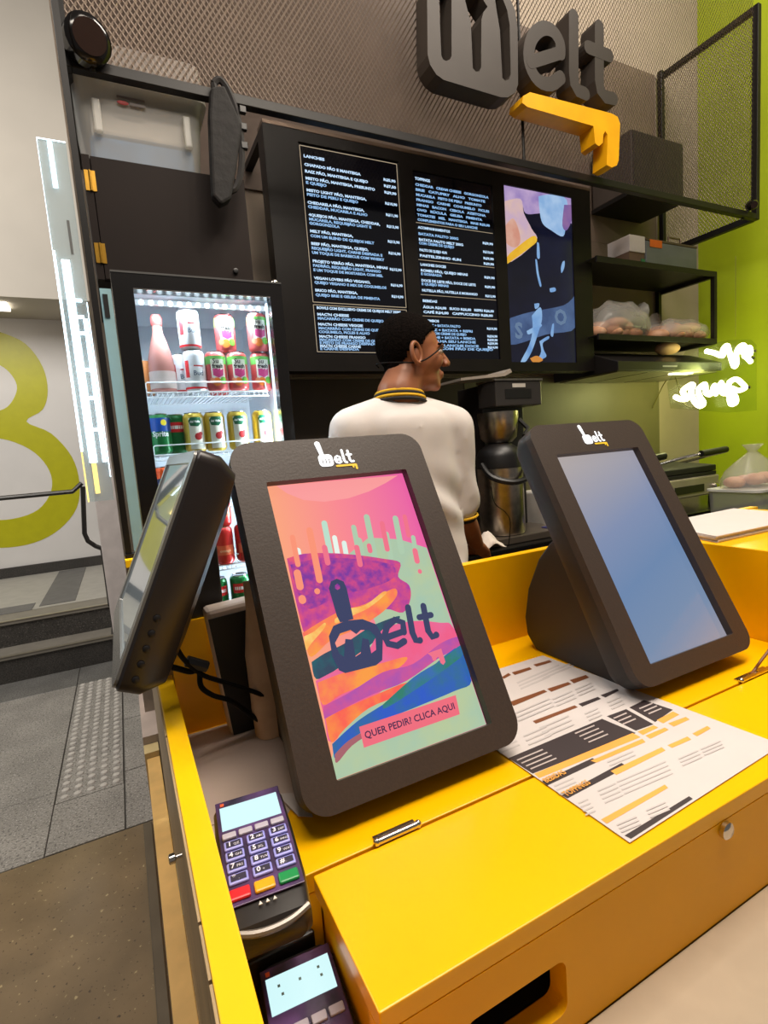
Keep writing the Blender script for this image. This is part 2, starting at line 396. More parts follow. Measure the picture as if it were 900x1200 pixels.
def hinge(xa, xb):
    h = MB().box(xa, xb, .4405, .452, ZC, ZC + .0018).build('hinge', CHROME, ct)
    MB().tube([(xa, .4405, ZC + .0035), (xb, .4405, ZC + .0035)], .0035, 10).build('hinge_pin', CHROME, h, smooth=True)
    for s in (xa, xb): MB().ball((s, .4405, ZC + .0035), .0042, 8, 6).build('hinge_knob', CHROME, h, smooth=True)
a, b = onZ(440, 988, ZC), onZ(488, 967, ZC); hinge(a.x, b.x)
a, b = onZ(866, 799, ZC), onZ(897, 783, ZC); hinge(a.x, b.x)
pn = onX(207, 997, .010)
MB().lathe([(.0025, 0), (.0025, .006), (.005, .007), (.005, .012), (.0035, .013)], (.0115, .545, H - .395), 12, (-1, 0, 0)).build('bolt', CHROME, ct, smooth=True)
MB().box(-.032, .0115, -.5, 2.02, .0, .30).build('plinth', mat('pale_wood_edge', (244, 194, 116), .45, noise=.08, scale=10), ct, bevel=.002, label='pale wood plinth along the corridor')
MB().box(-.038, .0115, 2.022, 2.09, .0, .32).build('plinth_block', mat('cream_block', (222, 196, 140), .5), ct)
MB().box(-.038, .030, 2.092, 2.75, .0, .35).build('plinth', mat('pink_grey_laminate', (196, 176, 164), .5), ct)
MB().box(-.0395, -.0381, 2.28, 2.37, .12, .24).build('red_sticker', mat('red_tape', (170, 40, 48), .5), ct)
MB().box(.0125, .036, -.45, .80, .301, .339).build('shadow_gap', mat('dark_gap', (30, 24, 18), .7), ct)
MB().box(.012, .036, .805, 1.585, .33, H - .255).build('rear_side_board', TW, ct)
MB().box(-.010, .0118, 1.53, 1.585, H - .36, H - .255).build('post_block', TW, ct)
MB().box(.010, .038, .805, 1.50, H - .2545, H - .235).build('rear_cap', YELD, ct, bevel=.001)
MB().box(-.012, .038, 1.502, 1.585, H - .2545, H - .235).build('rear_cap', YELD, ct, bevel=.001)
ledge = MB().box(.118, 1.6, -.12, .2995, .80, H - .516).build('customer_ledge', mat('beige_stone', (178, 160, 136), .5, noise=.05, scale=14), bevel=.002)
tag(recentre(ledge), 'beige stone customer ledge below the yellow counter front', 'ledge')
tag(recentre(MB().box(.2, 1.5, -.1, .28, 0, .7995).build('ledge_base', mat('ledge_base_panel', (120, 100, 84), .6))), 'plain brown base under the beige customer ledge', 'base')
# ------------------------------------------------------------------ self-order kiosks
KV = Vector((0, .4827, .8758)); KN = Vector((0, -.8758, .4827)); KU = Vector((1, 0, 0))
LOGO_W = mat('lit_white_logo', (255, 255, 255), emit=1.6, noise=0)
LOGO_Y = mat('lit_amber_logo', (250, 196, 30), emit=1.2, noise=0)
def logo_polys():
    """melt logo in a unit frame: pan-lifter head with an m, then e l t, and the dripping bar"""
    body = rrect(.30, .27, .08, 5, .15, .135)
    humps = stroke([(.075, .055), (.075, .15), (.10, .185), (.13, .19), (.15, .17), (.15, .06)], .016, 4)
    humps2 = stroke([(.15, .17), (.17, .19), (.20, .185), (.225, .15), (.225, .055)], .016, 4)
    handle = stroke([(.10, .24), (.06, .52)], .085, 6, .115)
    e = stroke([(.458, .14), (.455, .19), (.41, .215), (.365, .19), (.345, .13), (.37, .075), (.42, .06), (.465, .085)], .05, 4); e2 = stroke([(.36, .135), (.452, .135)], .046, 4)
    l = stroke([(.535, .34), (.535, .11), (.55, .07), (.58, .06)], .052, 4)
    t = stroke([(.66, .32), (.66, .11), (.68, .07), (.73, .075)], .052, 4)
    tb = stroke([(.615, .23), (.715, .23)], .048, 4)
    drip = [(.34, .015), (.76, .015), (.78, 0), (.78, -.10), (.755, -.12), (.735, -.10), (.735, -.04), (.72, -.03), (.705, -.07), (.69, -.08), (.675, -.06), (.67, -.028), (.34, -.028), (.325, -.006)]
    return body, humps, humps2, handle, e, l, t, tb, drip, e2
def kiosk(cx, label, tilt_seed):
    c = Vector((cx, .5765, H - .188))
    k = thing('self_order_kiosk', (cx, .60, ZC), label, 'kiosk', 'charcoal self-order kiosks on the counter')
    fr = frame(c, KU, KV, KN)
    # bezel with opening
    bz = fill2d([rrect(.277, .439, .028, 8, 0, .0165), rrect(.202, .352, .002, 2, .001, .0015)], .014).map(lambda p: fr((p[0], p[1], p[2] - .0005)))
    bz.build('bezel', KIOSK, k, bevel=0)
    # rim around the edge, slightly rounded behind the bezel
    rings = []
    for (dn, ins) in ((-.0076, .0), (-.030, .0), (-.045, .006), (-.052, .022)):
        rings.append([fr((p[0], p[1], dn)) for p in rrect(.277 - 2 * ins, .439 - 2 * ins, .028, 8, 0, .0165)])
    MB().loft(rings).build('housing', KBACK, k, smooth=True)
    # wedge foot, profile seen from the side
    prof = [(.700, .020), (.668, -.181), (.700, -.213), (.730, -.273), (.744, -.335), (.738, -.366), (.716, -.3865), (.535, -.3865), (.522, -.372), (.60, -.25), (.695, -.02)]
    pts = [(cx - .109, a, H + b) for a, b in ((.652, -.165), (.672, -.181), (.700, -.213), (.730, -.273), (.742, -.330), (.738, -.362), (.716, -.3868), (.533, -.3868), (.529, -.366))]
    MB().prism(pts, (.218, 0, 0)).build('foot', KBACK, k, bevel=.004)
    s = .068
    lo = c + KV * .204 + KU * -.024 + KN * .0072
    B, h1, h2, hd, e, l, t, tb, dr, e2 = logo_polys()
    lf = frame(lo - KV * .012, KU * s, KV * s, KN)
    mb = fill2d([B, stroke([(.08, .06), (.08, .16)], .018, 4), stroke([(.15, .06), (.15, .16)], .018, 4), stroke([(.22, .06), (.22, .16)], .018, 4)], 0)
    for pl in (hd, e, e2, l, t, tb): join(mb, fill2d([pl], 0))
    lg = mb.map(lf).build('logo', LOGO_W, k, label='small glowing white logo reading melt')
    fill2d([dr], 0).map(lf).build('logo_drip', LOGO_Y, lg)
    return k, c, fr
k1, c1, f1 = kiosk(.264, 'left charcoal kiosk showing a colourful melted sandwich advert on its screen', 1)
k2, c2, f2 = kiosk(.7545, 'right charcoal kiosk with pale blue reflections painted on its screen', 2)

def screen_quad(fr, dn): return MB().add([fr((-.0995, -.1745, dn)), fr((.1015, -.1745, dn)), fr((.1015, .1775, dn)), fr((-.0995, .1775, dn))], [(0, 1, 2, 3)])
# right screen: reflected surroundings painted as an emissive gradient
def gfac(v, c, half): v = Vector(v).normalized(); return (tuple(v), c.dot(v) - half, c.dot(v) + half)
a, b_, c_ = gfac(KV * .95 - KU * .35, c2, .19)
sm = mat('reflection_screen', (120, 160, 210), .12, emit=.85, grad=(a, b_, c_, [(0, (160, 158, 172)), (.13, (128, 150, 182)), (.4, (112, 142, 184)), (.62, (134, 150, 186)), (.80, (164, 164, 180)), (1, (188, 178, 176))]))
s2 = screen_quad(f2, -.005).build('screen', sm, k2, label='touch screen with painted pale blue reflections')
# left screen: advert
a, b_, c_ = gfac(KU, c1, .10)
sm1 = mat('advert_background', (250, 120, 140), .12, emit=.95, grad=(a, b_, c_, [(0, (255, 168, 128)), (.45, (253, 138, 148)), (1, (238, 100, 168))]))
s1o = screen_quad(f1, -.006).build('screen', sm1, k1, label='touch screen with a melted sandwich advert')
P1 = c1 - KN * .0058
def S(x, y):
    q = onP(x, y, P1, KN) - c1
    return (q.dot(KU), q.dot(KV))
def clampS(p): return (max(-.0990, min(.1010, p[0])), max(-.1742, min(.1772, p[1])))
LAY = [0]
def layer(name, polys, m, raw=False, sm_=False):
    LAY[0] += 1; dn = -.0059 + .00006 * LAY[0]
    pl = polys if raw else [[S(*p) for p in q] for q in polys]
    if sm_: pl = [rnd(q) for q in pl]
    pl = [[clampS(p) for p in q] for q in pl]
    return fill2d(pl, 0).map(lambda p: f1((p[0], p[1], dn))).build(name, m, s1o)
def Z(x, y): return (260 + x * .4, 490 + y * .4)   # pixels of the enlarged crop
def em(n, c, e=.95, **k): return mat('screen_' + n, c, .15, emit=e, noise=k.pop('noise', 0), **k)
layer('backdrop_glow', [[Z(*p) for p in ((160, 196), (190, 220), (240, 240), (300, 245), (370, 235), (430, 215), (480, 190), (515, 168), (140, 196))]], em('glow', (255, 160, 160)))
layer('pale_field', [[Z(*p) for p in ((370, 400), (430, 350), (520, 355), (600, 380), (660, 560), (700, 660), (740, 760), (830, 860), (840, 960), (340, 1120), (320, 1000), (400, 760), (450, 600))]], em('pale_green', (186, 204, 160), col2=(168, 200, 176), noise=.1, scale=20))
# inverted drips rising from the sandwich
for (x, y0, y1, wv, cc) in ((222, 388, 440, 26, 0), (300, 308, 410, 26, 1), (330, 350, 410, 22, 0), (358, 366, 410, 22, 2), (386, 320, 430, 24, 3), (400, 360, 430, 34, 3), (424, 290, 400, 28, 3), (482, 340, 400, 24, 3), (508, 294, 380, 28, 3), (560, 350, 400, 22, 3)):
    A, B_ = S(*Z(x, y0)), S(*Z(x + (y1 - y0) * .22, y1 + 10))
    layer('drip', [stroke([A, B_], wv * .0003)], [em('d0', (236, 250, 240)), em('d1', (190, 226, 206)), em('d2', (226, 246, 236)), em('d3', (176, 206, 176))][cc], raw=True)
bread = [(190, 412), (240, 398), (320, 396), (400, 402), (470, 412), (522, 424), (516, 465), (548, 490), (552, 530), (530, 570), (480, 560), (440, 590), (380, 600), (320, 590), (280, 620), (245, 640), (215, 530)]
layer('bread_slice', [[Z(*p) for p in bread]], em('crumb', (176, 60, 160), col2=(232, 86, 120), noise=.3, scale=70), sm_=True)
layer('crumb_shadow', [[Z(*p) for p in ((200, 430), (300, 410), (420, 416), (500, 432), (500, 470), (430, 500), (340, 520), (260, 560), (225, 520))]], em('crumb2', (128, 54, 160), col2=(206, 70, 140), noise=.3, scale=110), sm_=True)
layer('cheese', [[Z(*p) for p in ((236, 630), (300, 590), (360, 560), (420, 545), (500, 500), (512, 520), (480, 560), (440, 590), (390, 620), (320, 650), (262, 700), (245, 660))]], em('cheese', (255, 104, 96), col2=(255, 160, 70), scale=40), sm_=True)
layer('melted_highlight', [[Z(*p) for p in ((330, 590), (370, 560), (420, 548), (470, 510), (480, 515), (430, 556), (380, 580), (335, 602))]], em('hot', (255, 214, 120), col2=(255, 170, 80), scale=60), sm_=True)
layer('melted_highlight', [[Z(*p) for p in ((240, 640), (270, 625), (300, 600), (300, 615), (262, 660), (246, 680))]], em('hot', (255, 214, 120)), sm_=True)
layer('dark_crust', [[Z(*p) for p in ((262, 715), (300, 690), (360, 660), (420, 620), (460, 600), (520, 580), (500, 610), (440, 660), (400, 690), (330, 740), (276, 765))]], em('crust', (52, 72, 96), col2=(38, 98, 110), scale=50), sm_=True)
layer('lower_slice', [[Z(*p) for p in ((274, 770), (340, 735), (420, 690), (470, 620), (560, 595), (640, 600), (670, 605), (692, 660), (640, 680), (560, 730), (480, 790), (400, 860), (320, 950), (300, 880))]], em('slice', (244, 96, 140), col2=(236, 110, 160), scale=30), sm_=True)
layer('cheese_band', [[Z(*p) for p in ((280, 775), (360, 745), (460, 720), (540, 700), (520, 730), (440, 770), (350, 810), (295, 840))]], em('cheese', (255, 104, 96)), sm_=True)
layer('purple_band', [[Z(*p) for p in ((296, 845), (380, 800), (470, 745), (560, 720), (640, 660), (700, 640), (705, 670), (640, 700), (540, 770), (440, 810), (360, 850), (305, 885))]], em('violet', (176, 84, 176), col2=(214, 86, 150), scale=50), sm_=True)
layer('cheese_band', [[Z(*p) for p in ((303, 880), (360, 850), (440, 815), (540, 775), (520, 810), (430, 850), (360, 910), (320, 950))]], em('cheese2', (255, 96, 84), col2=(255, 150, 70), scale=40), sm_=True)
layer('blue_band', [[Z(*p) for p in ((322, 955), (400, 885), (500, 820), (600, 740), (700, 670), (730, 770), (680, 800), (560, 850), (440, 900), (360, 960), (332, 1000))]], em('blue', (44, 92, 200), col2=(50, 110, 150), scale=35), sm_=True)
layer('green_edge', [[Z(*p) for p in ((470, 840), (560, 760), (640, 710), (700, 665), (710, 690), (640, 745), (560, 800), (480, 850))]], em('green', (46, 128, 110), col2=(56, 110, 180), scale=40), sm_=True)
layer('orange_edge', [[Z(*p) for p in ((330, 985), (370, 945), (440, 905), (445, 915), (380, 960), (336, 1010))]], em('brown', (170, 100, 110)), sm_=True)
# falling drips in the advert colour
for (x, y0, y1, wv) in ((206, 350, 430, 22), (256, 330, 475, 28), (300, 380, 425, 24), (394, 380, 430, 24), (468, 310, 385, 24), (430, 375, 390, 22), (220, 455, 495, 30), (234, 530, 535, 30), (278, 508, 509, 24), (534, 290, 345, 22), (564, 390, 420, 26), (578, 450, 451, 20)):
    A, B_ = S(*Z(x, y0)), S(*Z(x + (y1 - y0) * .2 + .2, y1))
    layer('drip', [stroke([A, B_], wv * .0003)], em('dripo', (255, 150, 120)) if x < 300 else em('dripp', (244, 116, 140)), raw=True)
NAVY = em('navy', (58, 66, 104), .9)
# big logo on the advert
hd = [Z(*p) for p in ((312, 500), (318, 480), (335, 472), (355, 480), (364, 500), (384, 590), (345, 600), (335, 580))]
layer('logo_handle', [hd, [Z(*p) for p in ((330, 492), (337, 486), (344, 492), (345, 500), (337, 505), (330, 500))]], NAVY)
bd = [Z(*p) for p in ((312, 640), (325, 610), (360, 595), (410, 590), (450, 605), (470, 640), (468, 710), (450, 725), (360, 748), (342, 740), (322, 700))]
ho = [Z(*p) for p in ((330, 660), (345, 632), (375, 622), (392, 634), (405, 622), (430, 622), (448, 640), (450, 680), (436, 690), (428, 650), (410, 645), (405, 690), (390, 700), (382, 650), (360, 648), (356, 700), (342, 690))]
layer('logo_head', [bd, ho], NAVY)
def lstroke(pts_, wd): layer('logo_letter', [stroke([S(*Z(*p)) for p in pts_], wd)], NAVY, raw=True)
lstroke([(486, 642), (530, 626)], .008)
lstroke([(531, 628), (528, 600), (505, 592), (482, 612), (474, 640), (485, 662), (512, 668), (532, 655)], .0085)
lstroke([(543, 556), (556, 630), (566, 652), (578, 652)], .0085)
lstroke([(588, 552), (602, 625), (614, 642), (626, 636)], .0085)
lstroke([(576, 585), (610, 578)], .008)
layer('logo_drip', [[Z(*p) for p in ((600, 690), (640, 676), (652, 715), (646, 724), (638, 718), (632, 700), (626, 704), (624, 712), (616, 712), (612, 700))]], em('dripp', (244, 116, 140)))
layer('order_button', [[Z(*p) for p in ((400, 905), (682, 812), (694, 868), (414, 966))]], em('button', (244, 110, 128)))
A = Vector(S(*Z(418, 940))); B_ = Vector(S(*Z(680, 852))); d = (B_ - A); ang = math.atan2(d.y, d.x)
tx = text2d('QUER PEDIR? CLICA AQUI', .0105, .0002, width=d.length)
LAY[0] += 1
tx.map(lambda p: f1((A.x + p[0] * math.cos(ang) - p[1] * math.sin(ang), A.y + p[0] * math.sin(ang) + p[1] * math.cos(ang), -.0059 + .00006 * LAY[0]))).build('button_lettering', em('ink', (70, 40, 80)), s1o)

# ------------------------------------------------------------------ point-of-sale monitor seen from its side
MN = Vector((-.91, 0, .414)).normalized(); MVv = Vector((.414, 0, .91)).normalized(); MU = Vector((0, -1, 0))
mc = Vector((.031, .781, H - .105)); fm = frame(mc, MU, MVv, MN)
po = thing('cash_register_monitor', (.07, .79, H - .22), 'black tilted touch monitor facing the corridor beside the fridge', 'monitor')
MB().loft([[fm((p[0], p[1], dn)) for p in rrect(.352 - 2 * i, .276 - 2 * i, .014, 5, 0, -.006)] for dn, i in ((.004, .003), (.001, 0), (-.022, 0), (-.045, .012), (-.056, .05))]).build('housing', mat('monitor_plastic', (44, 38, 37), .32, noise=.05), po, smooth=True)
fill2d([rrect(.346, .270, .012, 5, 0, -.006), rrect(.305, .229, .001, 1)], .003).map(lambda p: fm((p[0], p[1], p[2] + .0055))).build('bezel', mat('monitor_bezel', (120, 120, 118), .25), po)
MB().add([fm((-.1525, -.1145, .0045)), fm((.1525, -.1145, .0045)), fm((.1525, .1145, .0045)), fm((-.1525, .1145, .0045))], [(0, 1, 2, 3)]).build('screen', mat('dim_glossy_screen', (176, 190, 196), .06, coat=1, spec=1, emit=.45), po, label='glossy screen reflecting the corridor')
for k in range(5):
    MB().lathe([(.004, 0), (.004, .0015), (.003, .0022)], fm((.176, -.125 + .017 * k, -.012)), 10, (0, -1, 0)).build('button', PLASTB, po, smooth=True)
MB().box(.06, .115, .785, .80, H - .222, H - .08).build('bracket', PLASTB, po, bevel=.004)
MB().tube([fm((.0, .0, -.05)), (.10, .79, H - .12)], .018, 12).build('arm', PLASTB, po, smooth=True)

# cables behind the monitor
CAB = mat('black_rubber', (18, 16, 16), .6, spec=.15)
def cable(name, px, y0, y1, r, label, m=CAB, cat='cable'):
    pts_ = [onY(x, y, y0 + (y1 - y0) * i / (len(px) - 1)) for i, (x, y) in enumerate(px)]
    return tag(recentre(MB().tube(smoothpath(pts_, 5), r, 8).build(name, m, smooth=True)), label, cat, 'black cables behind the monitor')
cable('cable', [(205, 755), (215, 772), (236, 790), (258, 798), (290, 808), (322, 820)], .66, .70, .0032, 'black cable running from the monitor to the kiosk back')
cable('cable', [(196, 780), (210, 784), (224, 787), (236, 783)], .66, .69, .0036, 'short looped black cable directly under the monitor')
cable('cable', [(234, 790), (236, 805), (250, 815), (272, 822), (300, 842), (320, 852), (328, 848)], .70, .70, .0034, 'black cable sagging lowest above the grey sheet')
cn = onY(231, 779, .675)
o = MB().tube([cn + Vector((-.012, 0, .008)), cn + Vector((.012, 0, -.006))], .0075, 6).build('cable_plug', PLASTB, bevel=.001); tag(recentre(o), 'chunky black cable plug under the monitor', 'plug')
# boxes between the monitor and the left kiosk
rt = thing('white_tablet_box', (.12, .74, ZC), 'upright black-faced box with a pale rim behind the left kiosk', 'box')
bx = [onY(x, y, .735) for x, y in ((240, 700), (300, 688), (318, 868), (258, 868))]
zb = ZC + .001
pl = [Vector((.082, .735, H - .200)), Vector((.165, .735, H - .195)), Vector((.165, .735, zb)), Vector((.098, .735, zb))]
MB().prism(pl, (0, .035, 0)).build('shell', mat('pale_shell', (214, 196, 186), .5), rt, bevel=.006)
MB().prism([p + Vector((.003 if i in (0, 3) else 0, -.002, -.012 if i < 2 else .002)) for i, p in enumerate(pl)], (0, .0018, 0)).build('front', PLASTB, rt)
bg = MB()
rg = []
for (z, hw, hd_) in ((ZC + .003, .024, .015), (ZC + .05, .026, .016), (ZC + .12, .024, .014), (ZC + .19, .020, .010), (ZC + .225, .018, .004)):
    rg.append([(.150 + hw * math.cos(a) * (1 + .12 * math.sin(3 * a + z * 40)), .708 + hd_ * math.sin(a) * (1 + .15 * math.cos(2 * a + z * 30)), z) for a in [2 * math.pi * i / 18 for i in range(18)]])
o = bg.loft(rg).build('paper_bag', mat('kraft_cream', (200, 172, 150), .8, noise=.1, scale=20, bump=.3), smooth=True); tag(recentre(o), 'crumpled cream paper bag standing behind the left kiosk', 'bag')
sh = MB().add([(.0365, .44, ZC + .0006), (.0365, .775, ZC + .0006), (.24, .775, ZC + .0006), (.24, .60, ZC + .0006), (.145, .575, ZC + .0006), (.130, .545, ZC + .0006), (.09, .50, ZC + .0006), (.06, .45, ZC + .0006)], [tuple(range(8))])
sh.prism([(.04, .56, ZC + .0007), (.04, .775, ZC + .0007), (.24, .775, ZC + .0007), (.24, .56, ZC + .0007)], (0, 0, .0012))
o = sh.build('grey_sheet', mat('greyish_sheet', (188, 170, 160), .6, noise=.04, scale=8)); tag(recentre(o), 'pale grey sheet lying under the left kiosk and cables', 'sheet')
o = MB().prism([(.128, .520, ZC + .003), (.142, .513, ZC + .001), (.150, .555, ZC + .002), (.118, .568, ZC + .004)], (0, 0, .0008)).build('paper_scrap', PAPER); tag(recentre(o), 'small white paper corner beside the left kiosk foot', 'paper')

# ------------------------------------------------------------------ card terminals
PURP = mat('purple_faceplate', (92, 62, 112), .3, col2=(40, 34, 52), scale=30)
LCD = mat('lit_lcd', (206, 244, 246), emit=1.05, noise=0)
def terminal(c, yaw, tilt, label, keys=True):
    t = thing('card_terminal', c, label, 'card terminal', 'card payment terminals in the counter recess')
    Mx = Matrix.Rotation(yaw, 3, 'Z') @ Matrix.Rotation(tilt, 3, 'X'); C = Vector(c)
    fr = lambda p: C + Mx @ (Vector(p) * .9)
    BODY = mat('terminal_body', (40, 37, 36), .3)
    secs = [(-.072, .030, .004, .022), (-.066, .036, .0, .030), (-.03, .039, .0, .036), (.03, .039, .0, .042), (.075, .038, .0, .046), (.088, .033, .006, .044)]
    rings = []
    for (y, hw, zl, zh) in secs:
        rings.append([fr((p[0], y, (zl + zh) / 2 + p[1])) for p in rrect(2 * hw, zh - zl, min(.009, (zh - zl) / 2.2), 4)])
    MB().loft(rings).build('body', BODY, t, smooth=True)
    top = lambda y: .0372 + (y + .03) * .0965   # height of the upper face
    def plate(x0, x1, y0, y1, dz, th=.0015): 
        return [fr((x0, y0, top(y0) + dz)), fr((x1, y0, top(y0) + dz)), fr((x1, y1, top(y1) + dz)), fr((x0, y1, top(y1) + dz))], Mx @ Vector((0, 0, th))
    fp_ = MB().prism(*plate(-.035, .035, -.048, .082, -.0010)).build('faceplate', PURP, t, bevel=.0005)
    sc_ = MB().prism(*plate(-.031, .031, .040, .072, .0008, .0006)).build('display', LCD, t, label='lit pale display')
    pr_ = text2d('PagSeguro' if 0 else '', .006) if 0 else None
    MB().prism(*plate(-.030, -.026, .0745, .0785, .0008, .0004)).build('orange_mark', mat('orange_mark', (220, 90, 40), .5), fp_)
    if keys:
        for i in range(4):
            MB().prism(*plate(-.032 + .0165 * i, -.018 + .0165 * i, .027, .034, .0003, .003)).build('function_key', mat('grey_key', (178, 172, 186), .4), t, bevel=.001)
        names = ['1', '2', '3', '4', '5', '6', '7', '8', '9', '*', '0', '#']; n = 0
        sub = ['QZ', 'ABC', 'DEF', 'GHI', 'JKL', 'MNO', 'PRS', 'TUV', 'WXY', ',', '+', '.']
        for r in range(4):
            for q in range(3):
                xa, ya = -.0315 + .0225 * q, .0125 - .0132 * r
                kk = MB().prism(*plate(xa, xa + .0185, ya, ya + .0108, .0003, .0028)).build('key', mat('lavender_key', (150, 150, 226), .35), t, bevel=.0012)
                MB().prism(*plate(xa + .0022, xa + .0165, ya + .0022, ya + .0090, .0032, .0004)).build('key_face', mat('key_dark', (44, 38, 60), .4), kk)
                tb_ = text2d(names[n], .0075, .0002)
                join(tb_, text2d(sub[n], .0038).map(lambda p: (p[0] + .0055, p[1], 0)))
                tb_.map(lambda p: fr((xa + .0038 + p[0], ya + .0032 + p[1], top(ya + .0032 + p[1]) + .0042))).build('numeral', mat('key_print', (232, 228, 240), .5), kk); n += 1
        for i, cc in enumerate(((214, 30, 40), (238, 168, 0), (0, 140, 70))):
            MB().prism(*plate(-.0325 + .0225 * i, -.0135 + .0225 * i, -.0440, -.0325, .0003, .0034)).build('key', mat('key_%d' % i, cc, .35), t, bevel=.0015, label=('red', 'yellow', 'green')[i] + ' key')
        for i in range(3):
            MB().prism([fr((-.007 + .0065 * i + a, -.0525 + b, top(-.05) - .0005)) for a, b in ((-.0018, -.0018), (.0018, -.0018), (0, .002))], Mx @ Vector((0, 0, .0008))).build('braille_mark', LCD if 0 else mat('pale_mark', (225, 220, 215), .5), t)
        MB().tube(smoothpath([fr((-.034, -.0645, .027)), fr((-.018, -.0705, .0255)), fr((0, -.0725, .025)), fr((.018, -.0705, .0255)), fr((.034, -.0645, .027))], 4), .003, 8).build('front_lip', mat('worn_grey_edge', (120, 112, 104), .3, .3), t, smooth=True)
    else:
        for i in range(4):
            MB().prism(*plate(-.032 + .0165 * i, -.018 + .0165 * i, .018, .026, .0003, .003)).build('function_key', mat('grey_key', (178, 172, 186), .4), t, bevel=.001)
        for (px_, py_) in ((-.02, .062), (-.018, .054), (.019, .063), (.020, .055), (0, .060)):
            MB().prism(*plate(px_ - .0012, px_ + .0012, py_ - .0012, py_ + .0012, .0016, .0002)).build('display_icon', mat('icon_grey', (120, 150, 150), .5), sc_)
    return t
terminal((.0715, .4490, H - .3865), math.radians(-5), math.radians(2.5), 'card terminal with numbered keypad and red yellow green keys')
terminal((.0840, .3560, H - .4935), math.radians(-4), math.radians(3), 'lower card terminal with large lit display in the recess', False)
o = MB().box(.040, .112, .4365, .4415, H - .4995, H - .440).build('black_cradle', PLASTB, bevel=.002); tag(recentre(o), 'black plastic strip behind the lower card terminal', 'cradle')

# ------------------------------------------------------------------ printed menu sheet
pm = thing('menu_sheet', (.51, .5, ZC), 'large white printed menu with black and orange bars on the yellow counter', 'menu')
zp = ZC + .0012
pc = [onZ(738, 988, zp), onZ(905, 876, zp), onZ(630, 769, zp), onZ(530, 800, zp)]
bl, br_, tr = pc[0], pc[1], pc[2]; tr = Vector((br_.x - .018, .688, zp)); tl = Vector((bl.x - .012, .690, zp)); br_ = Vector((.668, bl.y + .010, zp))
MB().prism([bl, br_, tr, tl], (0, 0, .0006)).build('paper', PAPER, pm)
PN = [0]
def sheet(name, px, m, dz=.0009):
    PN[0] += 1; zz = zp + .0006 + .00001 * (PN[0] % 80)
    MB().prism([onZ(x, y, zz) for x, y in px], (0, 0, .00012)).build(name, m, pm)
PB = mat('print_black', (52, 40, 42), .6); PO = mat('print_orange', (236, 166, 72), .6); PG = mat('print_grey', (192, 184, 182), .7); PR = mat('print_rust', (120, 66, 30), .6)
def T6(x, y): return (560 + x * 340 / 900, 760 + y * 240 / 635)
bars = [(((95, 340), (385, 218), (490, 262), (170, 388)), PB), (((400, 210), (460, 188), (545, 235), (490, 255)), PB), (((470, 183), (515, 160), (605, 190), (550, 228)), PB),
        (((175, 388), (480, 262), (505, 275), (190, 402)), PO), (((495, 258), (545, 238), (560, 245), (512, 268)), PO), (((555, 222), (605, 195), (625, 205), (575, 232)), PO),
        (((200, 412), (355, 340), (375, 350), (215, 425)), PB), (((260, 455), (445, 355), (465, 366), (278, 465)), PB),
        (((350, 348), (510, 280), (520, 290), (368, 354)), PO), (((520, 270), (580, 245), (592, 252), (535, 280)), PO), (((590, 232), (645, 212), (657, 220), (608, 242)), PO),
        (((412, 380), (570, 306), (582, 316), (430, 392)), PO), (((588, 300), (650, 273), (662, 282), (603, 308)), PO), (((665, 264), (712, 240), (722, 248), (680, 272)), PO),
        (((382, 530), (580, 422), (590, 432), (400, 543)), PO), (((455, 580), (655, 458), (667, 466), (475, 590)), PB),
        (((170, 225), (300, 176), (310, 182), (180, 233)), PR), (((312, 172), (372, 150), (382, 156), (324, 180)), PB), (((380, 145), (432, 125), (438, 130), (396, 152)), PB),
        (((100, 165), (205, 128), (215, 134), (110, 178)), PR), (((215, 125), (280, 104), (290, 110), (228, 134)), PR), (((285, 98), (335, 82), (345, 90), (298, 108)), PR),
        (((75, 88), (95, 76), (103, 82), (80, 94)), PR), (((105, 74), (160, 58), (168, 64), (115, 82)), PR), (((172, 50), (222, 36), (230, 42), (182, 56)), PR)]
for pts_, m_ in bars: sheet('printed_bar', [T6(*p) for p in pts_], m_)
def tline(x, y, L, sl=-.43, n=1, gap=0, m_=PG, hh=4):
    for i in range(n):
        a = (x + i * gap * .62, y + i * gap)
        q = [a, (a[0] + L, a[1] + L * sl), (a[0] + L + hh * .8, a[1] + L * sl + hh), (a[0] + hh * .8, a[1] + hh)]
        sheet('printed_line', [T6(*p) for p in q], m_)
for (x, y, L, n, g) in ((235, 425, 60, 3, 12), (310, 478, 30, 4, 12), (370, 440, 55, 4, 12), (430, 412, 70, 4, 12), (500, 382, 80, 4, 12), (400, 350, 80, 2, 11), (620, 340, 60, 3, 10), (690, 310, 60, 3, 9), (430, 545, 60, 3, 11), (520, 500, 60, 3, 11), (140, 270, 70, 3, 13), (190, 245, 90, 3, 13), (330, 200, 40, 3, 10), (400, 165, 40, 3, 10), (110, 200, 110, 3, 11), (230, 155, 60, 3, 10), (300, 125, 50, 3, 9), (120, 105, 90, 3, 9), (190, 75, 60, 3, 8), (250, 60, 40, 2, 8), (60, 310, 60, 2, 12)):
    tline(x, y, L, n=n, gap=g)
PN[0] = 40
PW = mat('print_pale', (190, 176, 172), .7)
for (x, y, L, n, g) in ((120, 345, 80, 4, 9), (300, 262, 60, 4, 9), (420, 215, 40, 3, 9), (500, 185, 40, 3, 8)):
    for i in range(n): sheet('printed_line', [T6(*p) for p in ((x + i * 14, y + i * g - 0), (x + i * 14 + L, y + i * g - L * .42), (x + i * 14 + L + 3, y + i * g - L * .42 + 3), (x + i * 14 + 3, y + i * g + 3))], PW)
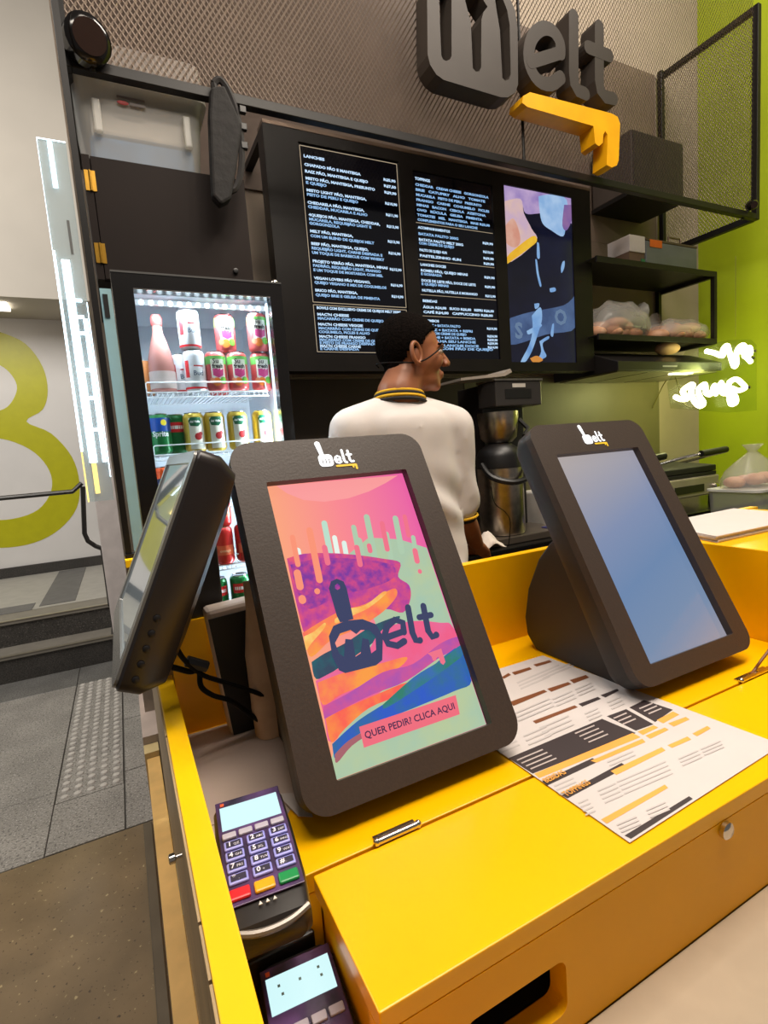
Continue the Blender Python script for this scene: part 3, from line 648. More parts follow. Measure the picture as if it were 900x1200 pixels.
def sheet_text(s, a, b, size, m_):
    A, B2 = onZ(*T6(*a), zp), onZ(*T6(*b), zp); d = B2 - A; an = math.atan2(d.y, d.x)
    text2d(s, size, .0002, width=d.length).map(lambda p: (A.x + p[0] * math.cos(an) - p[1] * math.sin(an), A.y + p[0] * math.sin(an) + p[1] * math.cos(an), zp + .0018)).build('printed_title', m_, pm)
sheet_text('BEBIDAS', (213, 421), (275, 391), .0115, PO)
sheet_text('TOPPINGS', (276, 463), (352, 422), .0115, PO)

# stack of plain sheets on the raised right end
zs = H - .2225
ps = thing('paper_stack', (1.14, .69, zs), 'stack of plain white paper on the raised yellow counter end', 'paper stack')
for k in range(6):
    dx = random.uniform(-.004, .004); dy = random.uniform(-.004, .004)
    MB().prism([(1.00 + dx, .60 + dy, zs + .0022 * k), (1.34 + dx, .59 + dy, zs + .0022 * k), (1.36 + dx, .775 + dy, zs + .0022 * k), (1.05 + dx, .772 + dy, zs + .0022 * k)], (0, 0, .0019)).build('sheet', PAPER, ps)
q0 = onZ(880, 790, ZC + .004)
o = MB().tube(smoothpath([q0, onZ(885, 784, ZC + .008), onZ(892, 774, ZC + .02), onZ(906, 756, ZC + .035)], 5), .0022, 8).build('brown_cord', mat('brown_cord', (120, 70, 20), .5), smooth=True); tag(recentre(o), 'thin brown cord rising beside the right lid hinge', 'cord')
# ------------------------------------------------------------------ left post, acrylic panel with painted reflections, filler
pst = thing('steel_post', (-.01, 1.56, H - .235), 'black steel corner post left of the fridge', 'post')
MB().box(-.009, .006, 1.545, 1.575, H - .225, 3.4).build('upright', BLACKM, pst)
MB().box(-.011, .030, 1.535, 1.584, H - .2348, H - .2252).build('foot_plate', BLACKM, pst)
TEAL = mat('teal_light_panel', (150, 186, 194), .3, noise=.05)  # teal light beside the fridge, put into the panel colour
o = MB().box(.013, .040, 1.60, 1.62, .0, H + .475).build('teal_light_filler', TEAL); tag(recentre(o), 'narrow filler panel with painted teal light between post and fridge', 'panel')
MB().box(.018, .030, 1.597, 1.5995, H + .40, H + .46).build('sticker', PLASTB).parent = None
attach(bpy.data.objects['sticker'], o)
ac = thing('acrylic_panel', (-.045, 1.555, H - .077), 'narrow clear acrylic panel with painted white reflections on the steel post', 'sign')
a0, a1 = H - .077, H + .80
MB().box(-.079, -.0185, 1.552, 1.562, a0, a1).build('panel', clear('clear_acrylic', (232, 244, 250), .80, .05, white=1), ac)
REFL = mat('white_reflection', (214, 242, 255), emit=4, noise=0)  # fridge light reflected in the acrylic, imitated by emissive strips
REFLY = mat('warm_reflection', (255, 226, 130), emit=1.6, noise=0)
def strip(xa, xb, za, zb, m, nm='reflection_strip', y=1.548): MB().box(xa, xb, y, y + .003, za, zb).build(nm, m, ac, bevel=.001)
strip(-.079, -.0735, a0 + .13, a0 + .62, REFL); strip(-.0792, -.0785, a0 + .62, a1, REFL); strip(-.079, -.0755, a0, a0 + .13, REFLY)
strip(-.063, -.045, a0 + .10, a0 + .60, REFL); strip(-.058, -.048, a1 - .11, a1 - .005, REFL); strip(-.059, -.048, a0 + .02, a0 + .10, REFLY)
strip(-.033, -.023, a0 + .10, a0 + .46, REFL); strip(-.0205, -.0185, a0 + .06, a0 + .5, REFL)
for zz in (.18, .26, .33, .42, .46, .50): strip(-.047, -.03, a0 + zz, a0 + zz + .008, REFL, 'reflection_bar')
strip(-.079, -.0185, a1 - .002, a1, REFL, 'reflection_edge')
MB().box(-.040, -.034, 1.556, 1.560, a1 - .26, a1 - .18).build('dark_tab', PLASTB, ac)

# ------------------------------------------------------------------ drinks fridge
YF = 1.6
FX0, FX1 = .045, .505
FZ1 = H + .520; FZ0 = .55
fr = thing('drinks_fridge', (.28, 1.87, 0), 'black glass-door drinks fridge lit white inside', 'fridge')
BL = mat('fridge_black', (20, 18, 18), .25)
IN = mat('fridge_liner', (214, 222, 230), .5, noise=.02)
gx0, gx1, gz0, gz1 = .094, .468, FZ0 + .10, H + .478
MB().box(FX0, FX0 + .022, YF + .05, YF + .60, .0, FZ1).build('cabinet_side', BL, fr); MB().box(FX1 - .022, FX1, YF + .05, YF + .60, .0, FZ1).build('cabinet_side', BL, fr)
MB().box(FX0 + .022, FX1 - .022, YF + .05, YF + .60, FZ1 - .03, FZ1).build('cabinet_top', BL, fr)
MB().box(FX0 + .022, FX1 - .022, YF + .05, YF + .60, 0, FZ0 + .05).build('cabinet_base', BL, fr)
MB().box(FX0 + .022, FX1 - .022, YF + .44, YF + .60, FZ0 + .05, FZ1 - .03).build('back_liner', IN, fr)
MB().box(FX0 + .0221, FX0 + .030, YF + .051, YF + .44, FZ0 + .05, FZ1 - .03).build('side_liner', IN, fr)
MB().box(FX1 - .030, FX1 - .0221, YF + .051, YF + .44, FZ0 + .05, FZ1 - .03).build('side_liner', IN, fr)
MB().box(FX0 + .03, FX1 - .03, YF + .051, YF + .44, FZ1 - .034, FZ1 - .0301).build('top_liner', IN, fr)
dr = fill2d([[(FX0 - .002, FZ0), (FX1, FZ0), (FX1, FZ1 + .004), (FX0 - .002, FZ1 + .004)], [(gx0, gz0), (gx1, gz0), (gx1, gz1), (gx0, gz1)]], .04).map(frame((0, YF + .02, 0), (1, 0, 0), (0, 0, 1), (0, 1, 0))).build('door', BL, fr)
MB().box(gx0 - .005, gx1 + .005, YF + .022, YF + .026, gz0 - .005, gz1 + .005).build('door_glass', clear('fridge_glass', (238, 246, 250), .94, .03), dr)
MB().box(FX0 - .002, FX1, YF - .0015, YF - .0002, FZ1 - .001, FZ1 + .004).build('door_edge_trim', CHROME, dr)
MB().box(gx0, gx1, YF - .0005, YF + .0005, gz1 - .0005, gz1 + .003).build('glass_trim', CHROME, dr)
q = Vector((FX1 - .015, YF + .015, FZ1 + .004)); MB().lathe([(.012, 0), (.012, .004), (.008, .010), (.003, .013)], q, 14).build('hinge_cap', CHROME, dr, smooth=True)
LED = mat('fridge_led', (240, 250, 255), emit=7, noise=0)
MB().box(gx0 + .005, gx1, YF + .062, YF + .078, FZ1 - .062, FZ1 - .05).build('light_bar', mat('led_bar', (235, 240, 245), emit=1.2), fr)
for k in range(15):
    MB().ball((gx0 + .02 + .0255 * k, YF + .062, FZ1 - .058), .0075, 8, 6).build('led', LED, fr, smooth=True)
MB().box(gx1 + .001, gx1 + .006, YF + .058, YF + .070, gz0, gz1).build('light_strip', mat('fridge_led_side', (232, 244, 255), emit=3.0, noise=0), fr)
l = bpy.data.lights.new('fridge_lamp', 'AREA'); l.shape = 'RECTANGLE'; l.size = .32; l.size_y = .02; l.energy = 4.5; l.color = (.92, .97, 1)
lo_ = bpy.data.objects.new('fridge_lamp', l); COL.objects.link(lo_); lo_.location = (.28, YF + .09, FZ1 - .066); attach(lo_, fr)
l = bpy.data.lights.new('fridge_lamp', 'AREA'); l.shape = 'RECTANGLE'; l.size = .02; l.size_y = .9; l.energy = 8; l.color = (.92, .97, 1)
lo_ = bpy.data.objects.new('fridge_lamp', l); COL.objects.link(lo_); lo_.location = (gx1 - .002, YF + .068, FZ0 + .55); lo_.rotation_euler = (math.radians(90), 0, math.radians(70)); attach(lo_, fr)
WIRE = mat('white_wire', (232, 236, 240), .4)
ZS1 = onY(250, 459, 1.72).z - .001; ZS2 = onY(262, 525, 1.72).z - .008; ZS3 = onY(265, 660, 1.70).z
ZS0 = [ZS1, ZS2, ZS3]
def shelf(z):
    sh = MB().tube([(gx0 + .004, YF + .09, z - .003), (gx1 - .012, YF + .09, z - .003)], .0026, 6).build('wire_shelf', WIRE, fr, smooth=True)
    MB().tube([(gx0 + .004, YF + .41, z - .003), (gx1 - .012, YF + .41, z - .003)], .0026, 6).build('shelf_rail', WIRE, sh, smooth=True)
    MB().tube([(gx0 + .004, YF + .085, z - .018), (gx1 - .012, YF + .085, z - .018)], .0022, 6).build('shelf_rail', WIRE, sh, smooth=True)
    rod = MB()
    n = 26
    for i in range(n):
        x = gx0 + .006 + (gx1 - gx0 - .02) * i / (n - 1); rod.tube([(x, YF + .085, z - .018), (x, YF + .09, z - .0028), (x, YF + .41, z - .0028)], .0013, 4)
    rod.build('shelf_rods', WIRE, sh)
    MB().tube([(gx0 + .006, YF + .087, z), (gx0 + .006, YF + .086, z + .022), (gx0 + .010, YF + .086, z + .026), (gx1 - .022, YF + .086, z + .026), (gx1 - .018, YF + .086, z + .022), (gx1 - .018, YF + .087, z)], .0022, 6).build('front_guard', WIRE, sh, smooth=True)
for z in ZS0: shelf(z)
# vent slots at the back
for s in (.20, .33):
    for k in range(7):
        o = MB().tube([(s, YF + .4385, H + .26 + .016 * k), (s + .04, YF + .4385, H + .275 + .016 * k)], .002, 5).build('vent_slot', mat('vent_dark', (70, 80, 92), .6), fr)

def wrap(mb, c, r, z):
    """bend a flat (x,y) drawing round a can, facing the customer"""
    return mb.map(lambda p: (c[0] + r * math.sin(p[0] / r), c[1] - r * math.cos(p[0] / r), z + p[1]))
def gridpatch(w, h, n=10, m=3):
    v = [(-w / 2 + w * i / n, h * j / m, 0) for j in range(m + 1) for i in range(n + 1)]
    return MB().add(v, [(j * (n + 1) + i, j * (n + 1) + i + 1, (j + 1) * (n + 1) + i + 1, (j + 1) * (n + 1) + i) for j in range(m) for i in range(n)])
def subdiv_patch(pl):
    c = Vector((sum(p[0] for p in pl) / len(pl), sum(p[1] for p in pl) / len(pl), 0)); P = [Vector((p[0], p[1], 0)) for p in pl]
    D = []
    for i, p in enumerate(P):
        for t in (0, .33, .67): D.append(p.lerp(P[(i + 1) % len(P)], t))
    b = MB(); n = len(D)
    rings = [[c.lerp(p, f) for p in D] for f in (.02, .25, .5, .75, 1)]
    b.loft(rings, cap=False); return b
ALU = mat('can_aluminium', (196, 198, 202), .25, .9)
def can(name, c, label, style, group='drink cans in the fridge', r=.0315, h=.119, yaw=0):
    t = thing(name, c, label, 'can', group); x, y, z = c
    body = {'beer': (236, 234, 236), 'juice': (214, 96, 96), 'sprite': (20, 120, 60), 'green': (16, 110, 52), 'apple': (206, 176, 60), 'orange': (232, 84, 20), 'red': (196, 40, 36)}[style]
    MB().lathe([(r * .78, 0), (r * .96, .006), (r, .012), (r, h - .016), (r * .93, h - .008), (r * .80, h - .003)], c, 24).build('body', mat('can_' + style, body, .28, .25, noise=.04), t, smooth=True)
    MB().lathe([(r * .80, h - .0029), (r * .82, h), (r * .76, h), (r * .74, h - .004), (.0, h - .004)], c, 20).build('lid', ALU, t, smooth=True)
    R_ = r + .0005
    def P_(w, hh, dx, dz, m, nm, top=None):
        g = gridpatch(w, hh); g.map(lambda p: (p[0] + dx, p[1], 0)); wrap(g, (x, y), R_, z + dz).build(nm, m, t, smooth='all')
    def B_(pl, m, nm, k=1):
        g = subdiv_patch(pl); wrap(g, (x, y), R_ + .0003 * k, z).build(nm, m, t)
    def T_(s, size, dz, m, dx=0, bold=.0003, w=None):
        g = text2d(s, size, bold, 'CENTER', w); wrap(g.map(lambda p: (p[0] + dx, p[1], 0)), (x, y), R_ + .0007, z + dz).build('lettering', m, t)
    RED = mat('label_red', (206, 24, 34), .35); BLK = mat('label_black', (24, 22, 24), .4); WHT = mat('label_white', (246, 246, 246), .4); GRN = mat('label_green', (40, 150, 60), .4)
    if style == 'beer':
        P_(.060, .030, 0, .074, mat('label_pale', (222, 222, 228), .35), 'label'); P_(.03, .004, .008, .072, RED, 'label_band'); P_(.10, .006, 0, .006, RED, 'label_band'); P_(.014, .05, -.028, .04, RED, 'label_band')
        T_('Bud', .020, .046, mat('label_greyblue', (110, 120, 140), .4), .006)
    elif style == 'juice':
        P_(.09, .024, 0, .080, mat('label_lightgreen', (120, 196, 96), .4), 'label_top')
        P_(.042, .060, 0, .034, mat('label_cream', (232, 226, 214), .4), 'label')
        T_('Su', .020, .082, BLK, -.005); T_('fresh', .017, .068, BLK, 0, .0006, .034)
        B_([(-.016, .066), (.018, .066), (.016, .046), (0, .038), (-.016, .046)], mat('label_pink', (206, 66, 128), .4), 'flavour_patch')
        B_(circ(-.006, .026, .013), mat('label_orangefruit', (240, 130, 50), .4), 'fruit_print'); B_(circ(.015, .030, .011), mat('label_guava', (110, 180, 60), .4), 'fruit_print', 2); B_(circ(-.020, .030, .009), mat('label_peach', (236, 150, 110), .4), 'fruit_print', 2)
    elif style == 'sprite':
        P_(.098, .040, 0, .066, mat('label_blue', (22, 78, 170), .35), 'label_top'); T_('Sprite', .022, .052, WHT, 0, .0006, .048)
        B_(circ(.012, .092, .009), mat('label_lemon', (240, 214, 40), .4), 'fruit_print')
    elif style == 'green':
        P_(.06, .030, 0, .064, RED, 'label_band'); P_(.05, .010, 0, .074, WHT, 'lettering_band')
    elif style == 'apple':
        P_(.046, .094, .004, .008, mat('label_offwhite', (228, 224, 210), .4), 'label')
        B_([(-.020, .094), (-.012, .104), (.018, .104), (.020, .088), (.008, .076), (-.014, .078)], mat('label_darkgreen', (20, 96, 62), .4), 'leaf_patch')
        T_('del Valle', .009, .088, WHT, 0, .0003, .030)
        B_(circ(.006, .046, .011), mat('label_apple', (176, 40, 44), .4), 'fruit_print'); B_(circ(.014, .054, .006), mat('label_apple', (176, 40, 44), .4), 'fruit_print', 2)
    elif style == 'orange':
        P_(.070, .040, 0, .044, mat('label_navy', (30, 36, 90), .4), 'label'); T_('FANTA', .020, .055, WHT, 0, .0006, .046)
    elif style == 'red':
        P_(.060, .030, 0, .030, mat('label_rust', (222, 96, 60), .4), 'label'); T_('orange', .012, .040, mat('label_pale_orange', (240, 190, 150), .4), 0, .0003, .034)
    return t
def cx(px, py, Y=1.72): return onY(px, py, Y).x
z1 = ZS1 + .001; z2 = ZS2 + .001; z3 = ZS3 + .001
can('drink_can', (cx(229, 440), 1.72, z1), 'white and red beer can standing on the top fridge shelf', 'beer', h=.124)
can('drink_can', (cx(229, 440) - .004, 1.72, z1 + .1245), 'white and red beer can stacked on another beer can', 'beer', h=.124)
can('drink_can', (cx(229, 440) - .03, 1.79, z1), 'second white beer can half hidden behind the pink bottle', 'beer', h=.124)
for k, (px, w_) in enumerate(((254, 'leftmost'), (279, 'middle'), (306, 'rightmost'))):
    can('juice_can', (cx(px, 440), 1.72, z1), 'pink and green juice can on the top shelf, %s of the bottom three' % w_, 'juice')
can('juice_can', (cx(266, 400), 1.74, z1 + .1195), 'pink and green juice can stacked above the left pair', 'juice')
can('juice_can', (cx(301, 392), 1.71, z1 + .1195), 'pink and green juice can stacked nearest the fridge light strip', 'juice')
can('juice_can', (cx(258, 395), 1.83, z1), 'dark juice can in the shade behind the stacked ones', 'juice')
can('soda_can', (cx(187, 505), 1.72, z2), 'blue and green lemon soda can at the left of the second shelf', 'sprite')
can('soda_can', (cx(206, 505, 1.76), 1.76, z2), 'green soda can with a red band beside the blue one', 'green')
for k, px in enumerate((228, 252, 279, 308)):
    can('apple_can', (cx(px, 505), 1.72, z2), 'gold and white apple juice can, %s from the left in its row' % ('first', 'second', 'third', 'fourth')[k], 'apple')
zd = onY(190, 575, 1.68).z - .01
can('soda_can', (cx(192, 548, 1.70), 1.70, ZS2 - .155), 'orange soda can with a dark blue label on the middle shelf', 'orange')
ZSM = ZS2 - .157
shelf(ZSM)
for k, (px, dz) in enumerate(((262, 0), (222, 0), (288, 0))):
    can('soda_can', (cx(px, 640, 1.70), 1.70, z3), 'red and orange soda can on the lowest visible shelf, %s' % ('in the middle', 'behind the monitor', 'behind the left kiosk')[k], 'red')
    if k != 2: can('soda_can', (cx(px, 640, 1.70) + .002, 1.70, z3 + .1195), 'red and orange soda can stacked on the lowest shelf, %s' % ('in the middle', 'behind the monitor')[k], 'red')
for k, px in enumerate((255, 282)):
    can('soda_can', (cx(px, 690, 1.70), 1.70, ZS3 - .16), 'dark green soda can under the lowest shelf, %s' % ('left', 'right')[k], 'green')
shelf(ZS3 - .162)
bt = thing('pink_bottle', (cx(187, 440), 1.73, z1), 'pink glass bottle with a pale label on the top shelf', 'bottle')
bc = (cx(191, 440), 1.73, z1)
MB().lathe([(.030, 0), (.036, .004), (.037, .075), (.035, .10), (.024, .145), (.0145, .175), (.0135, .20), (.015, .202), (.015, .21)], bc, 24).build('body', mat('pink_glass', (218, 150, 140), .15, alpha=.92), bt, smooth=True)
MB().lathe([(.0155, .196), (.016, .200), (.016, .218), (.012, .226)], bc, 16).build('cap', mat('red_cap', (200, 70, 66), .4), bt, smooth=True)
MB().lathe([(.0374, .010), (.0376, .012), (.0376, .058), (.0374, .060)], bc, 24).build('label', mat('pale_label', (226, 206, 200), .6), bt, smooth=True)
b2 = (cx(170, 440, 1.78), 1.78, z1)
o = MB().lathe([(.028, 0), (.03, .005), (.03, .07), (.02, .10)], b2, 18).build('orange_bottle', mat('orange_juice', (232, 150, 90), .2), smooth=True); tag(recentre(o), 'small orange bottle at the far left of the top shelf', 'bottle')

# ------------------------------------------------------------------ wall cabinet, container, bag
YC = 1.80
cb = thing('wall_cabinet', (.24, 2.05, H + .55), 'dark brown cabinet with brass hinges above the fridge', 'cabinet')
CX0, CX1, CZ0, CZ1 = .013, .478, H + .56, H + .905
DCB = mat('dark_cabinet', (34, 25, 22), .6, spec=.15, noise=.08, scale=5)
MB().box(CX0, CX1, YC + .02, YW - .001, CZ0, CZ1).build('carcass', DCB, cb)
MB().box(CX0 + .022, CX1 - .002, YC, YC + .0195, CZ0 + .002, CZ1 - .002).build('door', DCB, cb, bevel=.001)
MB().box(CX0, CX0 + .020, YC, YC + .0195, CZ0, CZ1).build('side_stile', DCB, cb)
BRASS = mat('brass', (186, 140, 50), .3, .8, noise=.15)
for (px, py) in ((106, 212), (118, 297)):
    q = onY(px, py, YC); h = MB().box(q.x - .014, q.x + .014, YC - .003, YC - .0002, q.z - .028, q.z + .028).build('hinge', BRASS, cb)
    MB().tube([(q.x, YC - .004, q.z - .028), (q.x, YC - .004, q.z + .028)], .0035, 8).build('hinge_pin', BRASS, h, smooth=True)
q = onY(276, 318, YC); MB().lathe([(.008, 0), (.008, .008), (.004, .009)], (q.x, YC - .0002, q.z), 14, (0, -1, 0)).build('cable_hole', PLASTB, cb)
# storage box on top
bxn = thing('storage_container', (.2, 1.95, CZ1), 'clear plastic storage box on the dark cabinet', 'container')
sx0, sx1 = .022, .352
FROST = clear('frosted_plastic', (244, 242, 238), .66, .3, white=1)
rings = [[(p[0], p[1], z) for p in rrect(w_, d_, .03, 5, (sx0 + sx1) / 2, 1.95)] for z, w_, d_ in ((CZ1 + .001, .32, .28), (CZ1 + .19, .355, .31), (CZ1 + .205, .372, .32))]
MB().loft(rings).build('tub', FROST, bxn, smooth=True)
MB().box(sx0 + .02, sx1 - .02, 1.83, 2.06, CZ1 + .004, CZ1 + .075).build('contents', mat('blue_cloth', (60, 120, 176), .7, col2=(46, 92, 140), scale=14), bxn, bevel=.01, label='blue contents at the bottom')
MB().box(sx0 + .03, sx1 - .03, 1.83, 2.06, CZ1 + .080, CZ1 + .185).build('contents', mat('white_cloth', (214, 206, 200), .8), bxn, bevel=.01)
for s in (sx0 + .035, sx1 - .05):
    MB().box(s, s + .022, 1.782, 1.800, CZ1 + .06, CZ1 + .15).build('grip', FROST, bxn, bevel=.005)
lz = CZ1 + .155
MB().box(.125, .20, 1.7895, 1.7915, lz + .012, lz + .018).build('print', mat('grey_print', (110, 100, 96), .6), bxn); MB().ball((.140, 1.791, lz), (.016, .002, .006), 12, 6).build('print', mat('red_print', (170, 60, 60), .6), bxn); MB().box(.158, .20, 1.7895, 1.7915, lz - .004, lz + .004).build('print', mat('grey_print', (110, 100, 96), .6), bxn)
MB().loft([[(p[0], p[1], z) for p in rrect(w_, d_, .03, 5, (sx0 + sx1) / 2 + .01, 1.955)] for z, w_, d_ in ((CZ1 + .2055, .374, .322), (CZ1 + .225, .370, .318), (CZ1 + .232, .33, .28))]).build('lid', clear('frosted_lid', (214, 210, 204), .35, .4, white=1), bxn, smooth=True)
o = MB().loft([[(p[0], p[1], z) for p in rrect(w_, d_, .04, 5, .24, 1.95)] for z, w_, d_ in ((CZ1 + .233, .24, .2), (CZ1 + .27, .30, .22), (CZ1 + .345, .29, .21), (CZ1 + .36, .24, .16))]).build('white_package', mat('white_package', (226, 216, 210), .6), smooth=True); tag(recentre(o), 'white package behind the mesh on top of the clear box', 'package')
# black bag hanging from the frame
bgx = onY(262, 150, 1.70)
bag = thing('black_apron_bag', (bgx.x, 1.715, H + .76), 'black strapped bag hanging from the mesh frame beside the clear box', 'bag')
YB = 1.715
def bp(x, y, Y=YB): return onY(x, y, Y)
bpoly = [bp(*p) for p in ((246, 106), (262, 104), (283, 150), (280, 170), (276, 200), (270, 236), (258, 243), (248, 232), (246, 190), (244, 140))]
MB().prism([p + Vector((0, -.02, 0)) for p in bpoly], (0, .04, 0)).build('pouch', mat('black_fabric', (24, 21, 21), .8, noise=.2, scale=40, bump=.3), bag, bevel=.008)
MB().tube(smoothpath([bp(250, 98), bp(256, 130), bp(258, 180), bp(262, 215), bp(275, 222), bp(283, 195), bp(281, 150), bp(270, 112), bp(258, 94), bp(250, 98)], 4), .010, 6).build('strap', mat('black_webbing', (30, 26, 26), .7), bag, smooth=True)
for (px, py) in ((283, 130), (284, 150), (285, 172)):
    q = bp(px, py); MB().box(q.x - .008, q.x + .012, YB - .012, YB + .004, q.z - .010, q.z + .010).build('buckle', PLASTB, bag, bevel=.002)

# ------------------------------------------------------------------ mesh cage above the kitchen
YM = 1.753
cg = thing('mesh_cage', (1.6, 2.0, H + 1.1), 'black steel frame with expanded metal mesh above the menu board', 'mesh frame')
fb0, fb1 = onY(76, 71, YM), onY(885, 255, YM); zb = H + 1.110; zt = H + 2.150
xl, xrr = .004, fb1.x
def bar(p, q, w_=.030, nm='bar'):
    p, q = Vector(p), Vector(q); lo = [min(p[i], q[i]) - w_ / 2 for i in range(3)]; hi = [max(p[i], q[i]) + w_ / 2 for i in range(3)]
    MB().box(lo[0], hi[0], lo[1], hi[1], lo[2], hi[2]).build(nm, BLACKM, cg, bevel=.002, seg=1)
bar((xl + .03, YM, zb), (xrr - .03, YM, zb)); bar((xl, YM, zb), (xl, YM, zt + .4)); bar((xrr, YM, zb), (xrr, YM, zt))
bar((xl + .03, YM, zt + .45), (1.55, YM, zt + .45)); bar((xrr, YM + .03, zt), (xrr, YW - .035, zt)); bar((xrr, YM + .03, zb), (xrr, YW - .035, zb), .034)
bar((xrr - .03, YW - .032, H + .905), (xrr - .03, YW - .032, zt - .0)); sx = onY(611, 90, YM).x; bar((sx, YM + .004, zb + .018), (sx, YM + .004, zt + .4), .010, 'mesh_seam')
bar((xl, YM + .03, zb), (xl, YW - .035, zb))
bar((1.55, YM, zt + .03), (1.55, YM, zt + .45)) if 0 else None
def mesh_panel(o, ux, L, Hh, pu, pv, r, nm):
    """expanded metal: zig-zag strands, each strand a thin flat ribbon"""
    mb = MB(); o = Vector(o); ux = Vector(ux); uz = Vector((0, 0, 1)); nn = ux.cross(uz); n = int(L / pu); m = int(Hh / pv)
    V = []; Fc = []
    for i in range(n + 1):
        for j in range(m):
            a = i * pu + (pu / 2 if j % 2 else 0); b = i * pu + (pu / 2 if (j + 1) % 2 else 0)
            for (xa, xb) in ((a, b), (a, b + (pu if j % 2 == 0 else -pu) * (0) + (-pu if (j + 1) % 2 else pu) )):
                if not (0 <= xa <= L and 0 <= xb <= L): continue
                p, q = o + ux * xa + uz * (j * pv), o + ux * xb + uz * ((j + 1) * pv); k = len(V)
                V += [p - ux * r + nn * r * .8, p + ux * r - nn * r * .8, q + ux * r - nn * r * .8, q - ux * r + nn * r * .8]; Fc.append((k, k + 1, k + 2, k + 3))
    mb.v = V; mb.f = Fc
    me = bpy.data.meshes.new(nm); me.from_pydata([tuple(v) for v in V], [], Fc); me.materials.append(MESHM)
    ob = bpy.data.objects.new(nm, me); COL.objects.link(ob); attach(ob, cg); ob['kind'] = 'stuff'
MESHM = mat('mesh_steel', (150, 134, 122), .5, .2, noise=.05)
mesh_panel((xl + .015, YM + .006, zb + .015), (1, 0, 0), xrr - xl - .03, zt + .4 - zb, .0175, .0130, .0031, 'front_mesh')
mesh_panel((xrr, YM + .02, zb + .015), (0, 1, 0), YW - YM - .06, zt - zb - .02, .0175, .0130, .0013, 'side_mesh')
# lamps clamped on the frame
def spotlamp(c, r, L, ax, label):
    t = thing('spot_lamp', c, label, 'lamp', 'black spot lamps on the mesh frame')
    MB().lathe([(r * .75, 0), (r, L * .15), (r, L * .8), (r * .7, L)], c, 20, ax).build('shade', mat('gloss_black', (18, 15, 14), .12), t, smooth=True)
    MB().lathe([(r * .72, -.001), (r * .70, .002)], Vector(c) - Vector(ax) * .001, 20, ax).build('lens', mat('dark_lens', (40, 26, 20), .1), t)
    MB().tube([Vector(c) + Vector(ax) * L * .5, Vector(c) + Vector((0, .06, -.05))], .008, 8).build('clamp', PLASTB, t, smooth=True)
q = onY(105, 43, 1.68); spotlamp(q, .058, .07, (-.25, .9, .2), 'glossy black round spot lamp at the left end of the mesh frame')
q = onY(884, 240, 1.70); spotlamp(q, .024, .06, (.5, .7, .3), 'small black spot lamp at the right end of the mesh frame')
# dark box inside the cage
cb0 = [onY(*p, 2.02) for p in ((737, 150), (798, 162), (803, 207), (770, 225), (742, 221))]
bxz = zb + .01
dk = thing('dark_grey_box', (2.85, 2.1, bxz), 'dark grey box resting inside the right end of the mesh cage', 'box')
za, zc_ = onY(740, 221, 2.02).z, onY(737, 150, 2.02).z
DG = mat('dark_grey_card', (74, 64, 58), .6)
MB().box(onY(740, 180, 2.02).x, onY(800, 180, 2.02).x, 2.02, 2.28, za, zc_).build('carton', DG, dk, bevel=.004)
MB().box(onY(740, 180, 2.02).x + .01, onY(800, 180, 2.02).x - .01, 2.012, 2.0195, za + .01, zc_ - .01).build('front_flap', mat('dark_grey_flap', (62, 55, 52), .5), dk)
MB().box(onY(740, 180, 2.02).x, onY(800, 180, 2.02).x, 2.05, 2.29, za - .02, za - .001).build('support_tray', BLACKM, dk)
# wall behind top of box
# ------------------------------------------------------------------ sign letters
YS = 1.66
sg = thing('letter_sign', onY(600, 120, YS), 'large dark grey three-dimensional letters melt with yellow drip on the mesh', 'sign')
SGM = mat('sign_grey', (62, 56, 52), .5, spec=.3, noise=.04); SGY = mat('sign_yellow', (244, 176, 10), .4)
def Q(x, y): v = onY(480 + x * 260 / 900, y * 260 / 900, YS); return (v.x, v.z)
fs = frame((0, YS + .04, 0), (1, 0, 0), (0, 0, 1), (0, -1, 0))
def letter(name, polys, m, th=.075, label=None):
    b = None
    for i_, pl in enumerate(polys):
        g = fill2d(pl, th + .0012 * i_); b = g if b is None else join(b, g)
    return b.map(fs).build(name, m, sg, label=label)
body = [Q(*p) for p in ((72, -60), (75, 220), (85, 260), (110, 300), (140, 322), (370, 392), (400, 393), (430, 375), (442, 340), (440, 110), (430, 40), (405, -20), (370, -70), (300, -130), (180, -140), (110, -110))]
sl1 = [Q(*p) for p in ((120, -20), (140, -60), (170, -70), (172, -20), (172, 225), (165, 240), (150, 245), (138, 240), (130, 222))]
sl2 = [Q(*p) for p in ((222, -20), (250, -40), (290, -20), (318, 25), (300, 50), (293, 80), (292, 272), (284, 288), (270, 288), (258, 275), (250, 90))]
sl3 = [Q(*p) for p in ((340, -60), (375, -20), (398, 40), (408, 100), (412, 300), (405, 320), (390, 325), (378, 315), (368, 120), (355, 40))]
letter('letter', [[body, sl1, sl2, sl3]], SGM, label='pan-lifter shape with a cut-out m')
letter('handle', [[[Q(*p) for p in ((150, -150), (230, -150), (190, -640), (170, -680), (130, -680), (105, -640))]]], SGM)
wd = .052
letter('letter', [[stroke(smoothpath([(*Q(*p), 0) for p in ((614, 214), (612, 170), (585, 125), (545, 112), (505, 142), (486, 200), (490, 265), (522, 322), (572, 340), (615, 312))], 3), wd)], [stroke([Q(*p) for p in ((495, 250), (608, 214))], wd * .9)]], SGM, label='letter e')
letter('letter', [[stroke([Q(*p) for p in ((668, 62), (668, 300), (672, 340), (686, 366), (715, 378))], wd)]], SGM, label='letter l')
letter('letter', [[stroke([Q(*p) for p in ((772, 105), (772, 330), (778, 365), (798, 392), (830, 398))], wd)], [stroke([Q(*p) for p in ((728, 190), (812, 224))], wd)]], SGM, label='letter t')
